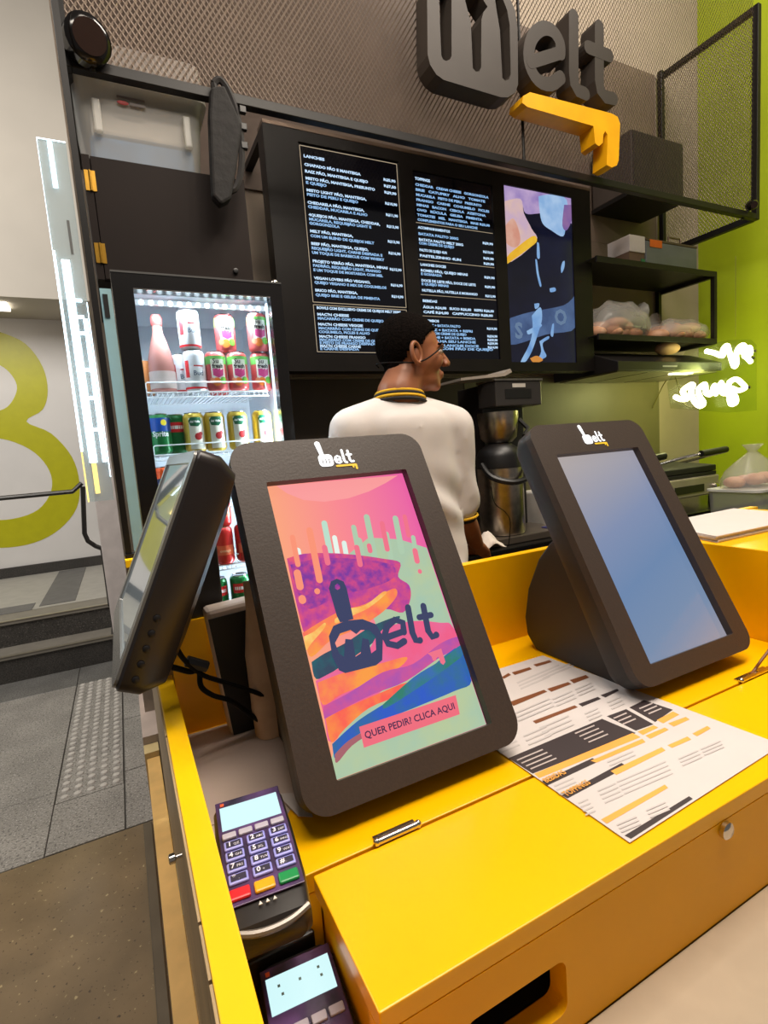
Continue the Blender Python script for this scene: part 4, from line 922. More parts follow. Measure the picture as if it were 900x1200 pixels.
letter('drip', [[[Q(*p) for p in ((490, 372), (820, 458), (846, 472), (856, 500), (850, 650), (842, 670), (822, 678), (802, 668), (805, 545), (796, 530), (788, 545), (786, 578), (770, 592), (755, 580), (748, 510), (480, 432), (458, 415), (462, 388))]]], SGY, .075, 'yellow dripping bar')
for (px, py) in ((250, 330), (560, 330), (690, 300), (790, 300), (640, 430)):
    v = Q(px, py); MB().tube([(v[0], YS + .078, v[1]), (v[0], YM + .004, v[1])], .006, 6).build('stand_off', PLASTB, sg)
# ------------------------------------------------------------------ menu board with three screens
YT = 2.0
mbd = thing('menu_board', (1.45, 2.05, H + .33), 'long black board of three lit menu screens above the kitchen', 'menu board')
tx0, tx1 = onY(307, 143, YT).x, onY(694, 330, YT).x; tz0, tz1 = onY(343, 435, YT).z, onY(500, 184, YT).z
scr = []
for cor in (((348, 165), (470, 190), (479, 416), (372, 415)), ((484.5, 194), (579, 222), (585, 423), (496, 418)), ((591, 215), (672, 233), (674.5, 425), (599, 424))):
    P = [onY(*q, YT) for q in cor]
    scr.append(((P[0].x + P[3].x) / 2, (P[1].x + P[2].x) / 2, (P[2].z + P[3].z) / 2, (P[0].z + P[1].z) / 2))
ft = frame((0, YT + .02, 0), (1, 0, 0), (0, 0, 1), (0, -1, 0))
TVB = mat('board_black', (24, 20, 18), .4, spec=.25, noise=.1)
fill2d([[(tx0, tz0), (tx1, tz0), (tx1, tz1), (tx0, tz1)]] + [[(a, c), (b, c), (b, d), (a, d)] for a, b, c, d in scr], .04).map(ft).build('surround', TVB, mbd)
MB().box(tx0, tx1, YT + .041, YT + .075, tz0, tz1).build('backing', TVB, mbd)
MB().box(tx0, tx1, YT - .002, YT + .07, tz1 + .0005, tz1 + .014).build('top_trim', mat('bronze_trim', (110, 92, 78), .3, .5), mbd)
for x in (tx0, tx1 - .03): MB().box(x, x + .03, YT + .076, YW - .015, tz1 - .025, tz1).build('bracket', TVB, mbd)
DARKS = mat('menu_dark', (8, 9, 20), .12, coat=.4)
TXT = mat('menu_text', (196, 226, 255), emit=1.0, noise=0); TXT2 = mat('menu_text_soft', (150, 196, 244), emit=.9, noise=0); LINE = mat('menu_line', (200, 180, 150), emit=.7, noise=0)
scs = []
for i, (a, b, c, d) in enumerate(scr):
    o = MB().box(a + .0005, b - .0005, YT + .006, YT + .010, c + .0005, d - .0005).build('menu_screen' if i < 2 else 'advert_screen', DARKS if i < 2 else mat('advert_dark', (20, 24, 52), .12, emit=.8, col2=(10, 12, 28), scale=3), mbd, label=('menu screen listing sandwiches and bowls', 'menu screen listing toppings drinks and combos', 'screen with a food photograph')[i]); scs.append(o)
def tput(i, s, u, v, size, m=TXT, w=None, bold=.0007, align='LEFT'):
    a, b, c, d = scr[i]; W_ = b - a; H_ = d - c
    g = text2d(s, size * H_, bold, align, w * W_ if w else None)
    return g.map(lambda p: (a + u * W_ + p[0], YT + .0052, d - v * H_ + p[1]))
b1 = [('LANCHES', .045, .20, 0, ''), ('CHAPADO PÃO E MANTEIGA', .085, .56, 0, 'R$5,90'), ('RAIZ PÃO, MANTEIGA E QUEIJO', .117, .63, 0, 'R$7,50'), ('MISTO PÃO, MANTEIGA, PRESUNTO', .150, .70, 0, 'R$9,90'), ('E QUEIJO', .171, .20, 1, ''),
      ('MISTO LIGHT PÃO, MANTEIGA,', .207, .60, 0, 'R$10,90'), ('PEITO DE PERU E QUEIJO', .228, .51, 1, ''), ('CHEDARELA PÃO, MANTEIGA,', .266, .57, 0, 'R$11,90'), ('CHEDDAR, MUÇARELA E ALHO', .287, .60, 1, ''),
      ('4QUEIJOS PÃO, MANTEIGA, CHEDDAR,', .326, .73, 0, 'R$13,90'), ('MUÇARELA, REQUEIJÃO LIGHT E', .347, .63, 1, ''), ('GORGONZOLA', .367, .30, 1, ''), ('MELT PÃO, MANTEIGA,', .405, .43, 0, 'R$13,90'), ('COM UM BLEND DE QUEIJOS MELT', .428, .65, 1, ''),
      ('BEEF PÃO, MANTEIGA, QUEIJO,', .466, .58, 0, 'R$16,90'), ('REQUEIJÃO LIGHT, CARNE DESFIADA E', .488, .73, 1, ''), ('UM TOQUE DE BARBECUE COM WHISKY', .510, .75, 1, ''),
      ('PROJETO VERÃO PÃO, MANTEIGA, MINAS', .552, .78, 0, 'R$15,90'), ('PADRÃO, REQUEIJÃO LIGHT, FRANGO', .574, .70, 1, ''), ('E UM TOQUE DE MOSTARDA COM MEL', .596, .72, 1, ''), ('VEGAN LOVERS PÃO VEGANO,', .636, .58, 0, 'R$16,90'), ('QUEIJO VEGANO E MIX DE COGUMELOS', .658, .75, 1, ''),
      ('BRICO PÃO, MANTEIGA,', .697, .43, 0, 'R$14,90'), ('QUEIJO BRIE E GELEIA DE PIMENTA', .720, .67, 1, ''),
      ('BOWLS COM EXCLUSIVO CREME DE QUEIJOS MELT 350ML', .785, .90, 0, ''), ("MAC'N CHEESE", .818, .32, 0, 'R$19,90'), ('MACARRÃO COM CREME DE QUEIJO', .838, .69, 1, ''), ("MAC'N CHEESE VEGGIE", .868, .46, 0, ''), ('MACARRÃO COM CREME DE QUEIJO,', .888, .69, 1, ''), ('COGUMELO, PICLES E ALHO', .907, .53, 1, ''),
      ("MAC'N CHEESE FRANGO", .930, .48, 0, ''), ('MACARRÃO COM CREME DE QUEIJO', .947, .67, 1, ''), ('E PEITO DE FRANGO DESFIADO', .963, .60, 1, ''), ("MAC'N CHEESE CARNE", .979, .42, 0, ''), ('E CARNE DESFIADA', .993, .40, 1, '')]
def vmap(v): return .03 + v * .955
for s, v, w_, soft, pr in b1:
    vv = .02 + v * .965
    tput(0, s, .045, vv, .0175, w=w_ * .98).build('menu_line', TXT2 if soft else TXT, scs[0])
    if pr: tput(0, pr, .83, vv + .004, .0175, w=.13).build('menu_price', TXT, scs[0])
def rule(i, u0, u1, v0, v1, th=.0025):
    a, b, c, d = scr[i]; W_ = b - a; H_ = d - c
    MB().box(a + u0 * W_ - (th / 2 if u0 == u1 else 0), a + u1 * W_ + (th / 2 if u0 == u1 else 0), YT + .005, YT + .0058, d - v1 * H_ - (th / 2 if v0 == v1 else 0), d - v0 * H_ + (th / 2 if v0 == v1 else 0)).build('menu_rule', LINE, scs[i])
for v in (.012, .745, .758, .988): rule(0, .015, .985, v, v)
for u in (.015, .985): rule(0, u, u, .012, .745); rule(0, u, u, .758, .988)
tput(1, 'TOPPINGS', .03, .045, .020, w=.18).build('menu_line', TXT, scs[1])
tops = ['CHEDDAR   CREAM CHEESE   GORGONZOLA', 'BRIE   CATUPIRY   ALHO   TOMATE', 'MUÇARELA   PEITO DE PERU   PRESUNTO', 'FRANGO   CARNE   COGUMELO   PICLES', 'MINAS   BACON   CEBOLA   AZEITONA', 'OVO   RÚCULA   GELEIA   PIMENTA', 'TOMATES   MEL   MANTEIGA   MAIS R$3,00']
for k, s in enumerate(tops): tput(1, s, .03, .075 + .0262 * k, .0175, w=.92 - .05 * (k % 3)).build('menu_line', TXT2, scs[1])
tput(1, 'COMPLEMENTOS PARA O SEU LANCHE', .03, .257, .0175, w=.75).build('menu_line', TXT2, scs[1])
L2 = [('ACOMPANHAMENTOS', .305, .40, 0, ''), ('BATATA PALITO 200G', .340, .50, 1, 'R$9,90'), ('BATATA PALITO MELT 200G', .372, .56, 0, ''), ('COM CREME DE QUEIJO', .392, .44, 1, 'R$13,90'), ('PALITO DE QUEIJO 4UN', .430, .34, 0, 'R$9,90'), ('PASTELZINHO 4UN', .462, .52, 0, 'R$9,90'),
      ('LANCHES DOCES', .512, .32, 0, ''), ('ROMEU PÃO, QUEIJO MINAS', .545, .60, 0, 'R$9,90'), ('E GOIABADA', .565, .26, 1, ''), ('DOCE DE LEITE PÃO, DOCE DE LEITE', .602, .70, 0, 'R$9,90'), ('E QUEIJO MINAS', .622, .34, 1, ''), ('NUTELLA PÃO, NUTELLA E MORANGO', .658, .72, 0, 'R$13,90'),
      ('BEBIDAS', .718, .18, 0, ''), ('ÁGUA R$4,00   SUCO R$6,00   REFRI R$6,00', .754, .94, 0, ''), ('CAFÉ R$4,00   CAPPUCCINO R$8,00', .782, .92, 0, ''),
      ('COMBOS', .832, .19, 0, ''), ('1 RAIZ + BATATA PALITO', .858, .46, 1, 'R$19,90'), ('1 RAIZ + BATATA + REFRI', .884, .62, 1, ''), ('PÃO COM CREME DE QUEIJO', .905, .54, 1, 'R$24,90'), ('LANCHE + BATATA + BEBIDA', .928, .66, 1, 'R$29,90'), ('ESCOLHA SEU LANCHE', .950, .66, 1, 'R$29,90'), ('CAFÉ + LANCHE DOCE', .974, .70, 1, 'R$14,90'), ('CAFÉ COM PÃO DE QUEIJO', .993, .90, 1, '')]
for s, v, w_, soft, pr in L2:
    vv = .01 + v * .945
    tput(1, s, .03, vv, .0185, w=w_ * .98).build('menu_line', TXT2 if soft else TXT, scs[1])
    if pr: tput(1, pr, .84, vv + .004, .0175, w=.14).build('menu_price', TXT, scs[1])
for v in (.268, .463, .650, .765): rule(1, .01, .985, v, v, .002)
# advert picture on the third screen
def V3(x, y): q = onY(580 + x * .2, 200 + y * .2, YT + .0055); return (q.x, q.z)
a3, b3, c3, d3 = scr[2]
lay3 = [0]
def pic(name, pts_, col, col2=None, sm_=True, e=.9, scale=12):
    lay3[0] += 1; pl = [V3(*p) for p in pts_]
    if sm_: pl = rnd(pl)
    pl = [(max(a3 + .001, min(b3 - .001, x)), max(c3 + .001, min(d3 - .001, z))) for x, z, *_ in pl]
    fill2d([pl], 0).map(lambda p: (p[0], YT + .0058 - .0001 * lay3[0], p[1])).build(name, mat('advert_%d' % lay3[0], col, .2, emit=e, col2=col2, noise=.0, scale=scale), scs[2])
pic('picture_patch', ((40, 70), (470, 150), (480, 300), (430, 300), (360, 240), (260, 250), (180, 250), (150, 180), (60, 190)), (150, 128, 190), (196, 170, 210))
pic('picture_patch', ((52, 180), (150, 165), (170, 250), (215, 340), (240, 415), (60, 540), (50, 300)), (206, 176, 200), (224, 190, 180))
pic('picture_patch', ((55, 330), (110, 280), (150, 400), (120, 450), (65, 420)), (226, 180, 160), (214, 150, 130))
pic('picture_patch', ((55, 510), (215, 385), (246, 412), (200, 455), (110, 520), (60, 550)), (244, 200, 60), (236, 176, 40))
pic('picture_patch', ((255, 150), (330, 140), (420, 170), (415, 300), (400, 385), (330, 350), (280, 310), (262, 240)), (140, 180, 226), (176, 206, 240))
pic('picture_patch', ((405, 200), (470, 210), (450, 290), (420, 350), (395, 320)), (110, 90, 160), (150, 110, 160))
pic('picture_patch', ((70, 870), (200, 830), (400, 790), (480, 740), (480, 920), (300, 960), (80, 1020)), (60, 82, 124), (80, 106, 150))
for pts_ in (((236, 520), (246, 525), (256, 600), (272, 670), (262, 675), (244, 600)), ((246, 420), (258, 430), (262, 510), (246, 505)), ((395, 535), (408, 530), (405, 570), (390, 600), (386, 570)), ((320, 690), (350, 685), (355, 705), (325, 712)), ((230, 780), (258, 778), (255, 800), (235, 810)),
             ((215, 850), (265, 800), (275, 870), (250, 960), (215, 1060), (175, 1125), (150, 1120), (200, 1020), (220, 930)), ((185, 940), (260, 900), (270, 915), (200, 960)), ((260, 1000), (310, 970), (315, 985), (280, 1010), (285, 1050), (300, 1090), (250, 1110), (270, 1060)), ((335, 900), (345, 900), (340, 970), (325, 960))):
    pic('splash', pts_, (150, 190, 232), (110, 156, 214))
pic('picture_patch', ((205, 1100), (245, 1085), (280, 1110), (230, 1130)), (214, 140, 60))
for ch, x, y, sz in (('O', 385, 900, .10), ('S', 140, 980, .10)):
    p = V3(x, y); text2d(ch, sz, .004, 'CENTER').map(lambda q, p=p: (p[0] + q[0], YT + .0035, p[1] + q[1])).build('advert_letter', mat('advert_letters', (120, 150, 190), emit=.6, noise=0), scs[2])

# ------------------------------------------------------------------ right-hand shelf, boxes, bread
YH = 1.945
sx0, sx1 = tx1 + .035, onY(838, 330, YH).x; szt = onY(838, 320, YH).z; szb = onY(835, 398, YH).z
shf = thing('wall_shelf', (2.9, 2.13, szb), 'black steel two-tier wall shelf right of the menu board', 'shelf')
sh0 = onY(697, 300, YH).x
for nm, z in (('upper_shelf', szt), ('lower_shelf', szb)):
    MB().box(sh0, sx1 - .0, YH, YW - .016, z - .006, z).build(nm, BLACKM, shf)
    MB().box(sh0, sx1, YH - .012, YH - .0005, z - .025, z + .004).build('front_rail', BLACKM, shf, bevel=.001)
    MB().box(sx1 - .025, sx1, YH, YW - .016, z - .028, z - .0065).build('side_rail', BLACKM, shf)
MB().box(sx1 - .025, sx1, YH - .012, YH + .012, szb + .005, szt - .026).build('upright', BLACKM, shf)
MB().box(sx1 - .045, sx1 - .02, YW - .042, YW - .017, szb + .001, szt - .0065).build('upright', BLACKM, shf)
gb = thing('grey_case', (2.95, 2.08, szt), 'grey case with a wire handle on the upper black shelf', 'case')
ga, gbx = onY(757, 300, 1.97).x, onY(817, 300, 1.97).x
gz1 = onY(760, 282, 1.97).z
MB().box(ga, gbx, 1.97, 2.2, szt + .001, gz1).build('body', mat('grey_case', (108, 112, 116), .4), gb, bevel=.005)
MB().box(ga - .002, gbx, 1.968, 2.2, gz1, gz1 + .012).build('lid', mat('brown_case_lid', (88, 72, 62), .5), gb, bevel=.003)
hx = onY(792, 280, 1.99).x
MB().tube([(hx - .05, 2.0, gz1 + .012), (hx - .05, 2.0, gz1 + .05), (hx + .05, 2.0, gz1 + .05), (hx + .05, 2.0, gz1 + .012)], .005, 6).build('handle', mat('bronze_wire', (120, 100, 84), .4, .6), gb)
MB().box(ga + .03, ga + .13, 1.9672, 1.9678, gz1 - .03, gz1 + .008).build('orange_sticker', mat('orange_label', (226, 110, 40), .5), gb)
wbx = thing('white_carton', (2.68, 2.03, szt), 'small white carton beside the grey case on the upper shelf', 'carton')
wa, wb_ = onY(738, 290, 1.96).x, onY(756, 290, 1.96).x
MB().box(wa, wb_, 1.96, 2.10, szt + .06, gz1 + .012).build('carton', PAPER, wbx, bevel=.002); MB().box(wa, wb_, 1.965, 2.10, szt + .001, szt + .0595).build('carton_base', mat('brown_card', (110, 86, 70), .7), wbx)
MB().box(wb_ - .03, wb_ + .0, 1.9605, 1.9645, szt + .01, szt + .03).build('green_mark', mat('green_mark', (40, 120, 80), .5), wbx)
# bread bags
BAGM = clear('thin_bag_film', (245, 238, 232), .70, .18, white=1)
BR = mat('bread_crust', (196, 140, 104), .7, col2=(222, 176, 144), scale=18, bump=.3)
def breadbag(c, sx_, sz_, label, n, tail):
    t = thing('bread_bag', c, label, 'bag', 'bags of bread rolls on the shelf'); C = Vector(c)
    k = 0
    for i in range(n):
        for j in range(2):
            x = -sx_ * .8 + sx_ * 1.6 * (i + .5 * j) / (n - .3); zz = .035 + .055 * j * (1 - abs(x / sx_) * .8)
            if j and abs(x) > sx_ * .6: continue
            MB().ball(C + Vector((x, random.uniform(-.03, .03), zz)), (sx_ * .9 / n + .012, .075, .036), 12, 8).build('bread_roll', BR, t, smooth='all')
    rings = []
    for u in range(9):
        f = -1 + 2 * u / 8; hz = sz_ * math.sqrt(max(0.02, 1 - (abs(f) ** 3))); hy = .11 * math.sqrt(max(.03, 1 - f ** 4))
        rings.append([C + Vector((f * sx_, hy * math.cos(a), .002 + hz * (.5 + .5 * math.sin(a)) * (1 + .10 * math.sin(5 * a + u * 2)))) for a in [2 * math.pi * q / 20 for q in range(20)]])
    MB().loft(rings).build('film', BAGM, t, smooth='all')
    tp = C + Vector((sx_ * tail, 0, sz_ * .75))
    MB().loft([[tp + Vector((f * sx_ * .5 * (1 if tail > 0 else -1), r * math.cos(a), r * math.sin(a) * 1.1 + f * .02)) for a in [2 * math.pi * q / 10 for q in range(10)]] for f, r in ((-.3, .045), (0, .03), (.25, .012), (.5, .03), (.7, .05))], cap=False).build('knot', BAGM, t, smooth='all')
bz = szb + .005
breadbag((onY(722, 380, 2.08).x, 2.08, bz), .225, .20, 'taller clear bag of bread rolls next to the menu board', 4, .6)
breadbag((onY(793, 385, 2.08).x, 2.08, bz), .235, .13, 'lower clear bag of reddish bread rolls at the shelf end', 4, -.5)
# extractor hood
hd = thing('extractor_hood', (2.75, 2.1, H + .32), 'black wedge-shaped extractor hood below the bread shelf', 'hood')
hx0, hx1 = tx1 + .006, onY(846, 428, 1.86).x; hz0 = onY(770, 434, 1.86).z
HM = mat('hood_black', (30, 27, 26), .3)
prof = [(1.86, hz0), (2.295, hz0), (2.295, hz0 + .14), (2.05, hz0 + .12), (1.86, hz0 + .045)]
MB().prism([(hx0, a, b) for a, b in prof], (hx1 - hx0, 0, 0)).build('canopy', HM, hd, bevel=.003)
MB().box(hx0 + .02, hx1 - .02, 1.88, 2.27, hz0 - .006, hz0 - .0005).build('filter_panel', mat('hood_filter', (150, 146, 126), .35, .5), hd)
for k in range(3): MB().box(hx0 + .25 + .3 * k, hx0 + .256 + .3 * k, 1.885, 2.265, hz0 - .0075, hz0 - .0062).build('filter_joint', PLASTB, hd)
MB().box(hx1 - .36, hx1 - .20, 1.9, 1.94, hz0 - .012, hz0 - .0065).build('hood_lamp', mat('hood_lamp', (255, 250, 200), emit=5, noise=0), hd)
MB().box(hx1 - .52, hx1 - .40, 1.8585, 1.8598, hz0 + .018, hz0 + .026).build('badge', mat('badge_grey', (150, 146, 140), .4), hd)
rl = onY(782, 405, 2.0)
o = MB().ball((rl.x, 2.0, hz0 + .145), (.09, .05, .035), 16, 10).build('loose_roll', mat('pale_roll', (214, 170, 130), .7), smooth='all'); tag(recentre(o), 'single pale bread roll lying on the extractor hood', 'bread')

# ------------------------------------------------------------------ neon sign
YN = 1.80
nn_ = thing('neon_sign', onY(840, 440, YN), 'glowing white-yellow script neon sign on a clear plate by the green wall', 'neon sign')
NEON = mat('neon_glow', (255, 255, 196), emit=9, noise=0)
def N3(x, y): return onY(780 + x * .1333, 395 + y * .1333, YN - .03)
up = [(360, 125), (430, 140), (500, 165), (505, 110), (540, 75), (560, 130), (600, 255), (625, 225), (620, 160), (640, 100), (680, 70), (705, 110), (670, 135), (735, 90), (745, 150), (690, 160), (720, 185), (750, 220)]
lw = [(85, 525), (130, 545), (190, 540), (150, 480), (200, 430), (240, 420), (225, 480), (250, 560), (300, 608), (335, 580), (300, 525), (290, 460), (345, 415), (355, 490), (400, 500), (430, 425), (440, 500), (490, 400), (500, 490), (545, 480), (560, 400), (620, 370), (670, 405), (700, 445), (640, 470), (570, 450), (560, 520), (575, 590), (620, 570), (605, 510), (540, 500)]
MB().tube(smoothpath([N3(*p) for p in up], 4), .013, 8).build('tube', NEON, nn_, smooth='all', label='upper glowing script word')
MB().tube(smoothpath([N3(*p) for p in lw], 4), .013, 8).build('tube', NEON, nn_, smooth='all', label='lower glowing script word')
p0, p1, p2, p3 = N3(250, 80), N3(830, 30), N3(860, 660), N3(300, 640)
arc = [N3(240, 100), N3(400, 60), N3(600, 15), N3(800, 10), N3(850, 60), N3(850, 640), N3(600, 660), N3(100, 620), N3(70, 400)]
MB().prism([Vector((p.x, YN, p.z)) for p in arc], (0, .006, 0)).build('plate', clear('sign_acrylic', (248, 252, 240), .93, .05), nn_)
for (x, y) in ((750, 440), (790, 180), (800, 120)):
    p = N3(x, y); MB().tube([p, (p.x, YN + .006, p.z)], .008, 6).build('stand_off', CHROME, nn_)
wr = [onY(770, 445, 2.25), onY(780, 430, 2.2), onY(785, 445, 2.1), onY(800, 475, 2.0), onY(815, 470, 1.9), onY(825, 455, YN + .02)]
MB().tube(smoothpath([onY(765, 478, 2.28), onY(778, 450, 2.25), onY(790, 440, 2.1), onY(800, 470, 1.95), onY(812, 478, 1.88), onY(822, 462, YN + .012)], 5), .003, 6).build('power_wire', mat('dull_wire', (110, 100, 40), .5), nn_, smooth=True)
MB().tube([onY(862, 395, YN + .003) + Vector((0, 0, 0)), onY(862, 300, YN + .003) + Vector((0, 0, 0))], .0012, 5).build('hanging_wire', mat('dull_wire', (110, 100, 40), .5), nn_)
l = bpy.data.lights.new('neon_lamp', 'POINT'); l.energy = 9; l.color = (1, .98, .35); l.shadow_soft_size = .12
lo_ = bpy.data.objects.new('neon_lamp', l); COL.objects.link(lo_); lo_.location = N3(480, 300) + Vector((0, .10, 0)); attach(lo_, nn_)

# ------------------------------------------------------------------ back counter and appliances
ZK = .93
bc_ = thing('back_counter', (2.0, 1.98, 0), 'black work counter along the kitchen back wall', 'counter')
MB().box(.62, XR - .005, 1.60, YW - .016, ZK - .04, ZK).build('worktop', mat('black_stone', (20, 19, 18), .2), bc_, bevel=.003)
for k in range(5):
    x = .64 + .6 * k; MB().box(x, x + .58, 1.64, YW - .016, .08, ZK - .041).build('cabinet_unit', mat('black_cabinet', (26, 24, 23), .5), bc_, bevel=.002)
MB().box(.64, XR - .01, 1.70, YW - .016, 0, .079).build('kickboard', PLASTB, bc_)
# low black run on the right, with the tub
rc = thing('prep_counter', (2.3, 1.2, 0), 'low black preparation counter behind the paper stack', 'counter')
MB().box(1.52, 3.0, 1.12, 1.50, ZK - .03, ZK).build('worktop', mat('dark_green_stone', (30, 34, 22), .25), rc, bevel=.003); MB().box(1.54, 2.98, 1.14, 1.48, 0, ZK - .031).build('body', PLASTB, rc)
tb = onZ(876, 612, ZK)
tub = thing('food_tub', (tb.x + .1, 1.33, ZK), 'clear tub with a knotted plastic bag of bread on the black counter', 'tub')
TX = onY(863, 590, 1.30).x
MB().loft([[(p[0], p[1], z) for p in rrect(w_, .22, .03, 4, TX + .17, 1.33)] for z, w_ in ((ZK + .001, .27), (ZK + .13, .31))]).build('box', clear('tub_plastic', (236, 234, 222), .72, .3, white=1), tub, smooth=True)
MB().loft([[(p[0], p[1], z) for p in rrect(w_, .23, .03, 4, TX + .17, 1.33)] for z, w_ in ((ZK + .1305, .32), (ZK + .14, .32))]).build('rim', clear('tub_rim', (226, 226, 214), .3, .3, white=1), tub)
for k in range(5):
    MB().ball((TX + .09 + .04 * k, 1.33 + .03 * (-1) ** k, ZK + .165 + .012 * (k % 2)), (.034, .045, .026), 12, 8).build('bread_roll', BR, tub, smooth='all')
rings = []
for z, r in ((.12, .15), (.17, .155), (.21, .13), (.25, .085), (.28, .04), (.295, .022), (.31, .035), (.325, .05)):
    rings.append([(TX + .17 + r * math.cos(a) * (1 + .08 * math.sin(5 * a + z * 60)), 1.33 + r * .7 * math.sin(a) * (1 + .08 * math.cos(4 * a + z * 50)), ZK + z) for a in [2 * math.pi * q / 24 for q in range(24)]])
MB().loft(rings, cap=False).build('plastic_bag', clear('cloudy_bag', (244, 240, 232), .75, .25, white=1), tub, smooth='all')
# panini presses
def press(xa, xb, y, label, k):
    t = thing('panini_press', ((xa + xb) / 2, y + .14, ZK), label, 'panini press', 'black and steel panini presses')
    z = ZK + .001; PS = mat('press_steel', (176, 166, 148), .35, .45)
    for fx_ in (xa + .03, xb - .03):
        for fy_ in (y + .03, y + .25): MB().lathe([(.014, 0), (.012, .045)], (fx_, fy_, z), 10).build('foot', PLASTB, t)
    MB().box(xa, xb, y, y + .28, z + .0455, z + .15).build('base', PS, t, bevel=.008)
    MB().box(xa + .10, xb - .14, y - .004, y - .0005, z + .07, z + .11).build('control_plate', PLASTB, t)
    MB().lathe([(.018, 0), (.016, .016), (.010, .020)], (xb - .05, y - .0005, z + .09), 16, (0, -1, 0)).build('dial', CHROME, t, smooth=True)
    MB().box(xa + .01, xb - .01, y + .01, y + .27, z + .1505, z + .17).build('lower_plate', mat('cast_iron', (26, 24, 22), .6), t, bevel=.003)
    MB().prism([(xa + .01, y + .01, z + .172), (xa + .01, y + .27, z + .176), (xa + .01, y + .27, z + .225), (xa + .01, y + .01, z + .205)], (xb - xa - .02, 0, 0)).build('upper_plate', mat('cast_iron', (26, 24, 22), .6), t, bevel=.006)
    MB().tube([(xa + .05, y + .22, z + .215), (xa + .05, y + .22, z + .25), (xa + .17, y + .22, z + .25), (xa + .17, y + .22, z + .215)], .008, 8).build('spring_guard', CHROME, t, smooth=True)
    hm = [(xb - .16, y + .16, z + .21), (xb - .10, y + .02, z + .265), (xb + .02, y - .05, z + .285)]
    MB().tube([(xa + .20, y + .20, z + .215), (xa + .26, y + .05, z + .26), (xa + .30, y - .02, z + .275)], .008, 8).build('lever', CHROME, t, smooth=True)
    MB().tube([(xa + .29, y - .02, z + .275), (xb + .01, y - .03, z + .285)], .017, 10).build('handle', PLASTB, t, smooth=True)
    MB().tube([(xb + .005, y - .03, z + .285), (xb + .03, y - .025, z + .275), (xb - .04, y + .2, z + .215)], .008, 8).build('lever', CHROME, t, smooth=True)
pa = onY(776, 585, 1.75).x; pb = onY(843, 570, 1.75).x
press(pa, pb, 1.75, 'panini press with raised handle nearest the green wall', 0)
press(pa - (pb - pa) - .03, pa - .03, 1.75, 'panini press half hidden behind the right kiosk', 1)
# coffee brewer
YQ = 1.75
cm = thing('coffee_brewer', (1.5, 1.9, ZK), 'tall black coffee brewer with a steel airpot behind the worker', 'coffee maker')
m0, m1 = onY(580, 447, YQ).x, onY(628, 447, YQ).x; mt = onY(600, 446, YQ).z; mh = onY(582, 476, YQ).z; bt_ = onY(600, 616, YQ).z
BK = mat('brewer_black', (34, 31, 30), .4)
MB().box(m0 + .02, m1 + .03, YQ + .12, YQ + .30, ZK + .032, mt - .002).build('tower', BK, cm, bevel=.004)
MB().box(m0, m1 + .03, YQ, YQ + .1195, mh, mt).build('head', mat('brewer_grey', (62, 58, 56), .3, .3), cm, bevel=.004)
MB().box(m0 + .05, m1 - .03, YQ - .002, YQ - .0003, mh + .03, mt - .035).build('control_panel', PLASTB, cm)
MB().box(m0 + .09, m0 + .16, YQ - .002, YQ - .0003, mt - .028, mt - .012).build('name_plate', mat('plate_pale', (190, 184, 176), .4), cm)
MB().box(m0 - .005, m1 + .035, YQ - .004, YQ + .12, mt + .0003, mt + .008).build('top_trim', STEEL, cm)
bxc = onY(587, 495, YQ + .0).x
MB().lathe([(.055, 0), (.075, .02), (.085, .10), (.085, .125)], (bxc, YQ + .02, mh - .15), 24).build('brew_basket', STEEL, cm, smooth=True)
MB().tube([(bxc + .08, YQ - .02, mh - .06), (bxc + .10, YQ - .05, mh - .10), (bxc + .06, YQ - .07, mh - .13)], .010, 8).build('basket_handle', PLASTB, cm, smooth=True)
ax_ = onY(589, 580, YQ).x; az0 = ZK + .032; az1 = onY(589, 548, YQ).z
MB().box(ax_ - .15, m1 + .06, YQ - .10, YQ + .32, ZK + .001, ZK + .03).build('base_tray', mat('tray_steel', (110, 100, 90), .3, .6), cm, bevel=.003)
cm2 = thing('steel_airpot', (ax_, YQ, az0), 'brushed steel airpot with black lid and carry handle under the brewer', 'airpot')
MB().lathe([(.092, .001), (.095, .008), (.095, az1 - az0)], (ax_, YQ + .01, az0), 32).build('body', STEEL, cm2, smooth=True)
MB().lathe([(.096, 0), (.096, .05), (.085, .075), (.05, .10), (.035, .105)], (ax_, YQ + .01, az1 + .0005), 24).build('lid', PLASTB, cm2, smooth=True)
hp = [(ax_ - .10, YQ + .0, az1 + .02), (ax_ - .10, YQ - .06, az1 - .03), (ax_ - .04, YQ - .11, az1 - .055), (ax_ + .04, YQ - .11, az1 - .045), (ax_ + .10, YQ - .06, az1 - .01), (ax_ + .105, YQ + .01, az1 + .04)]
MB().tube(smoothpath(hp, 4), .012, 8).build('carry_handle', PLASTB, cm2, smooth=True)
o = MB().tube(smoothpath([onY(575, 570, 1.63), onY(580, 590, 1.63), onY(592, 600, 1.62), onY(598, 612, 1.61), onZ(596, 640, ZK + .003)], 5), .002, 6).build('thin_wire', CAB, smooth=True); tag(recentre(o), 'thin black wire hanging in front of the airpot', 'wire')
q = onZ(625, 613, ZK + .034)
o = MB().box(m1 - .02, m1 + .05, YQ - .095, YQ - .02, ZK + .0305, ZK + .034).build('blue_cloth', mat('blue_rag', (50, 50, 120), .8)); tag(recentre(o), 'small blue cloth on the brewer tray', 'cloth')
o = MB().box(m1 + .10, m1 + .27, 1.83, 2.0, ZK + .001, ZK + .17).build('white_canister', mat('white_canister', (206, 200, 194), .5), bevel=.012, seg=3); tag(recentre(o), 'white box behind the right kiosk beside the coffee brewer', 'box')
q = onY(600, 440, 1.78)
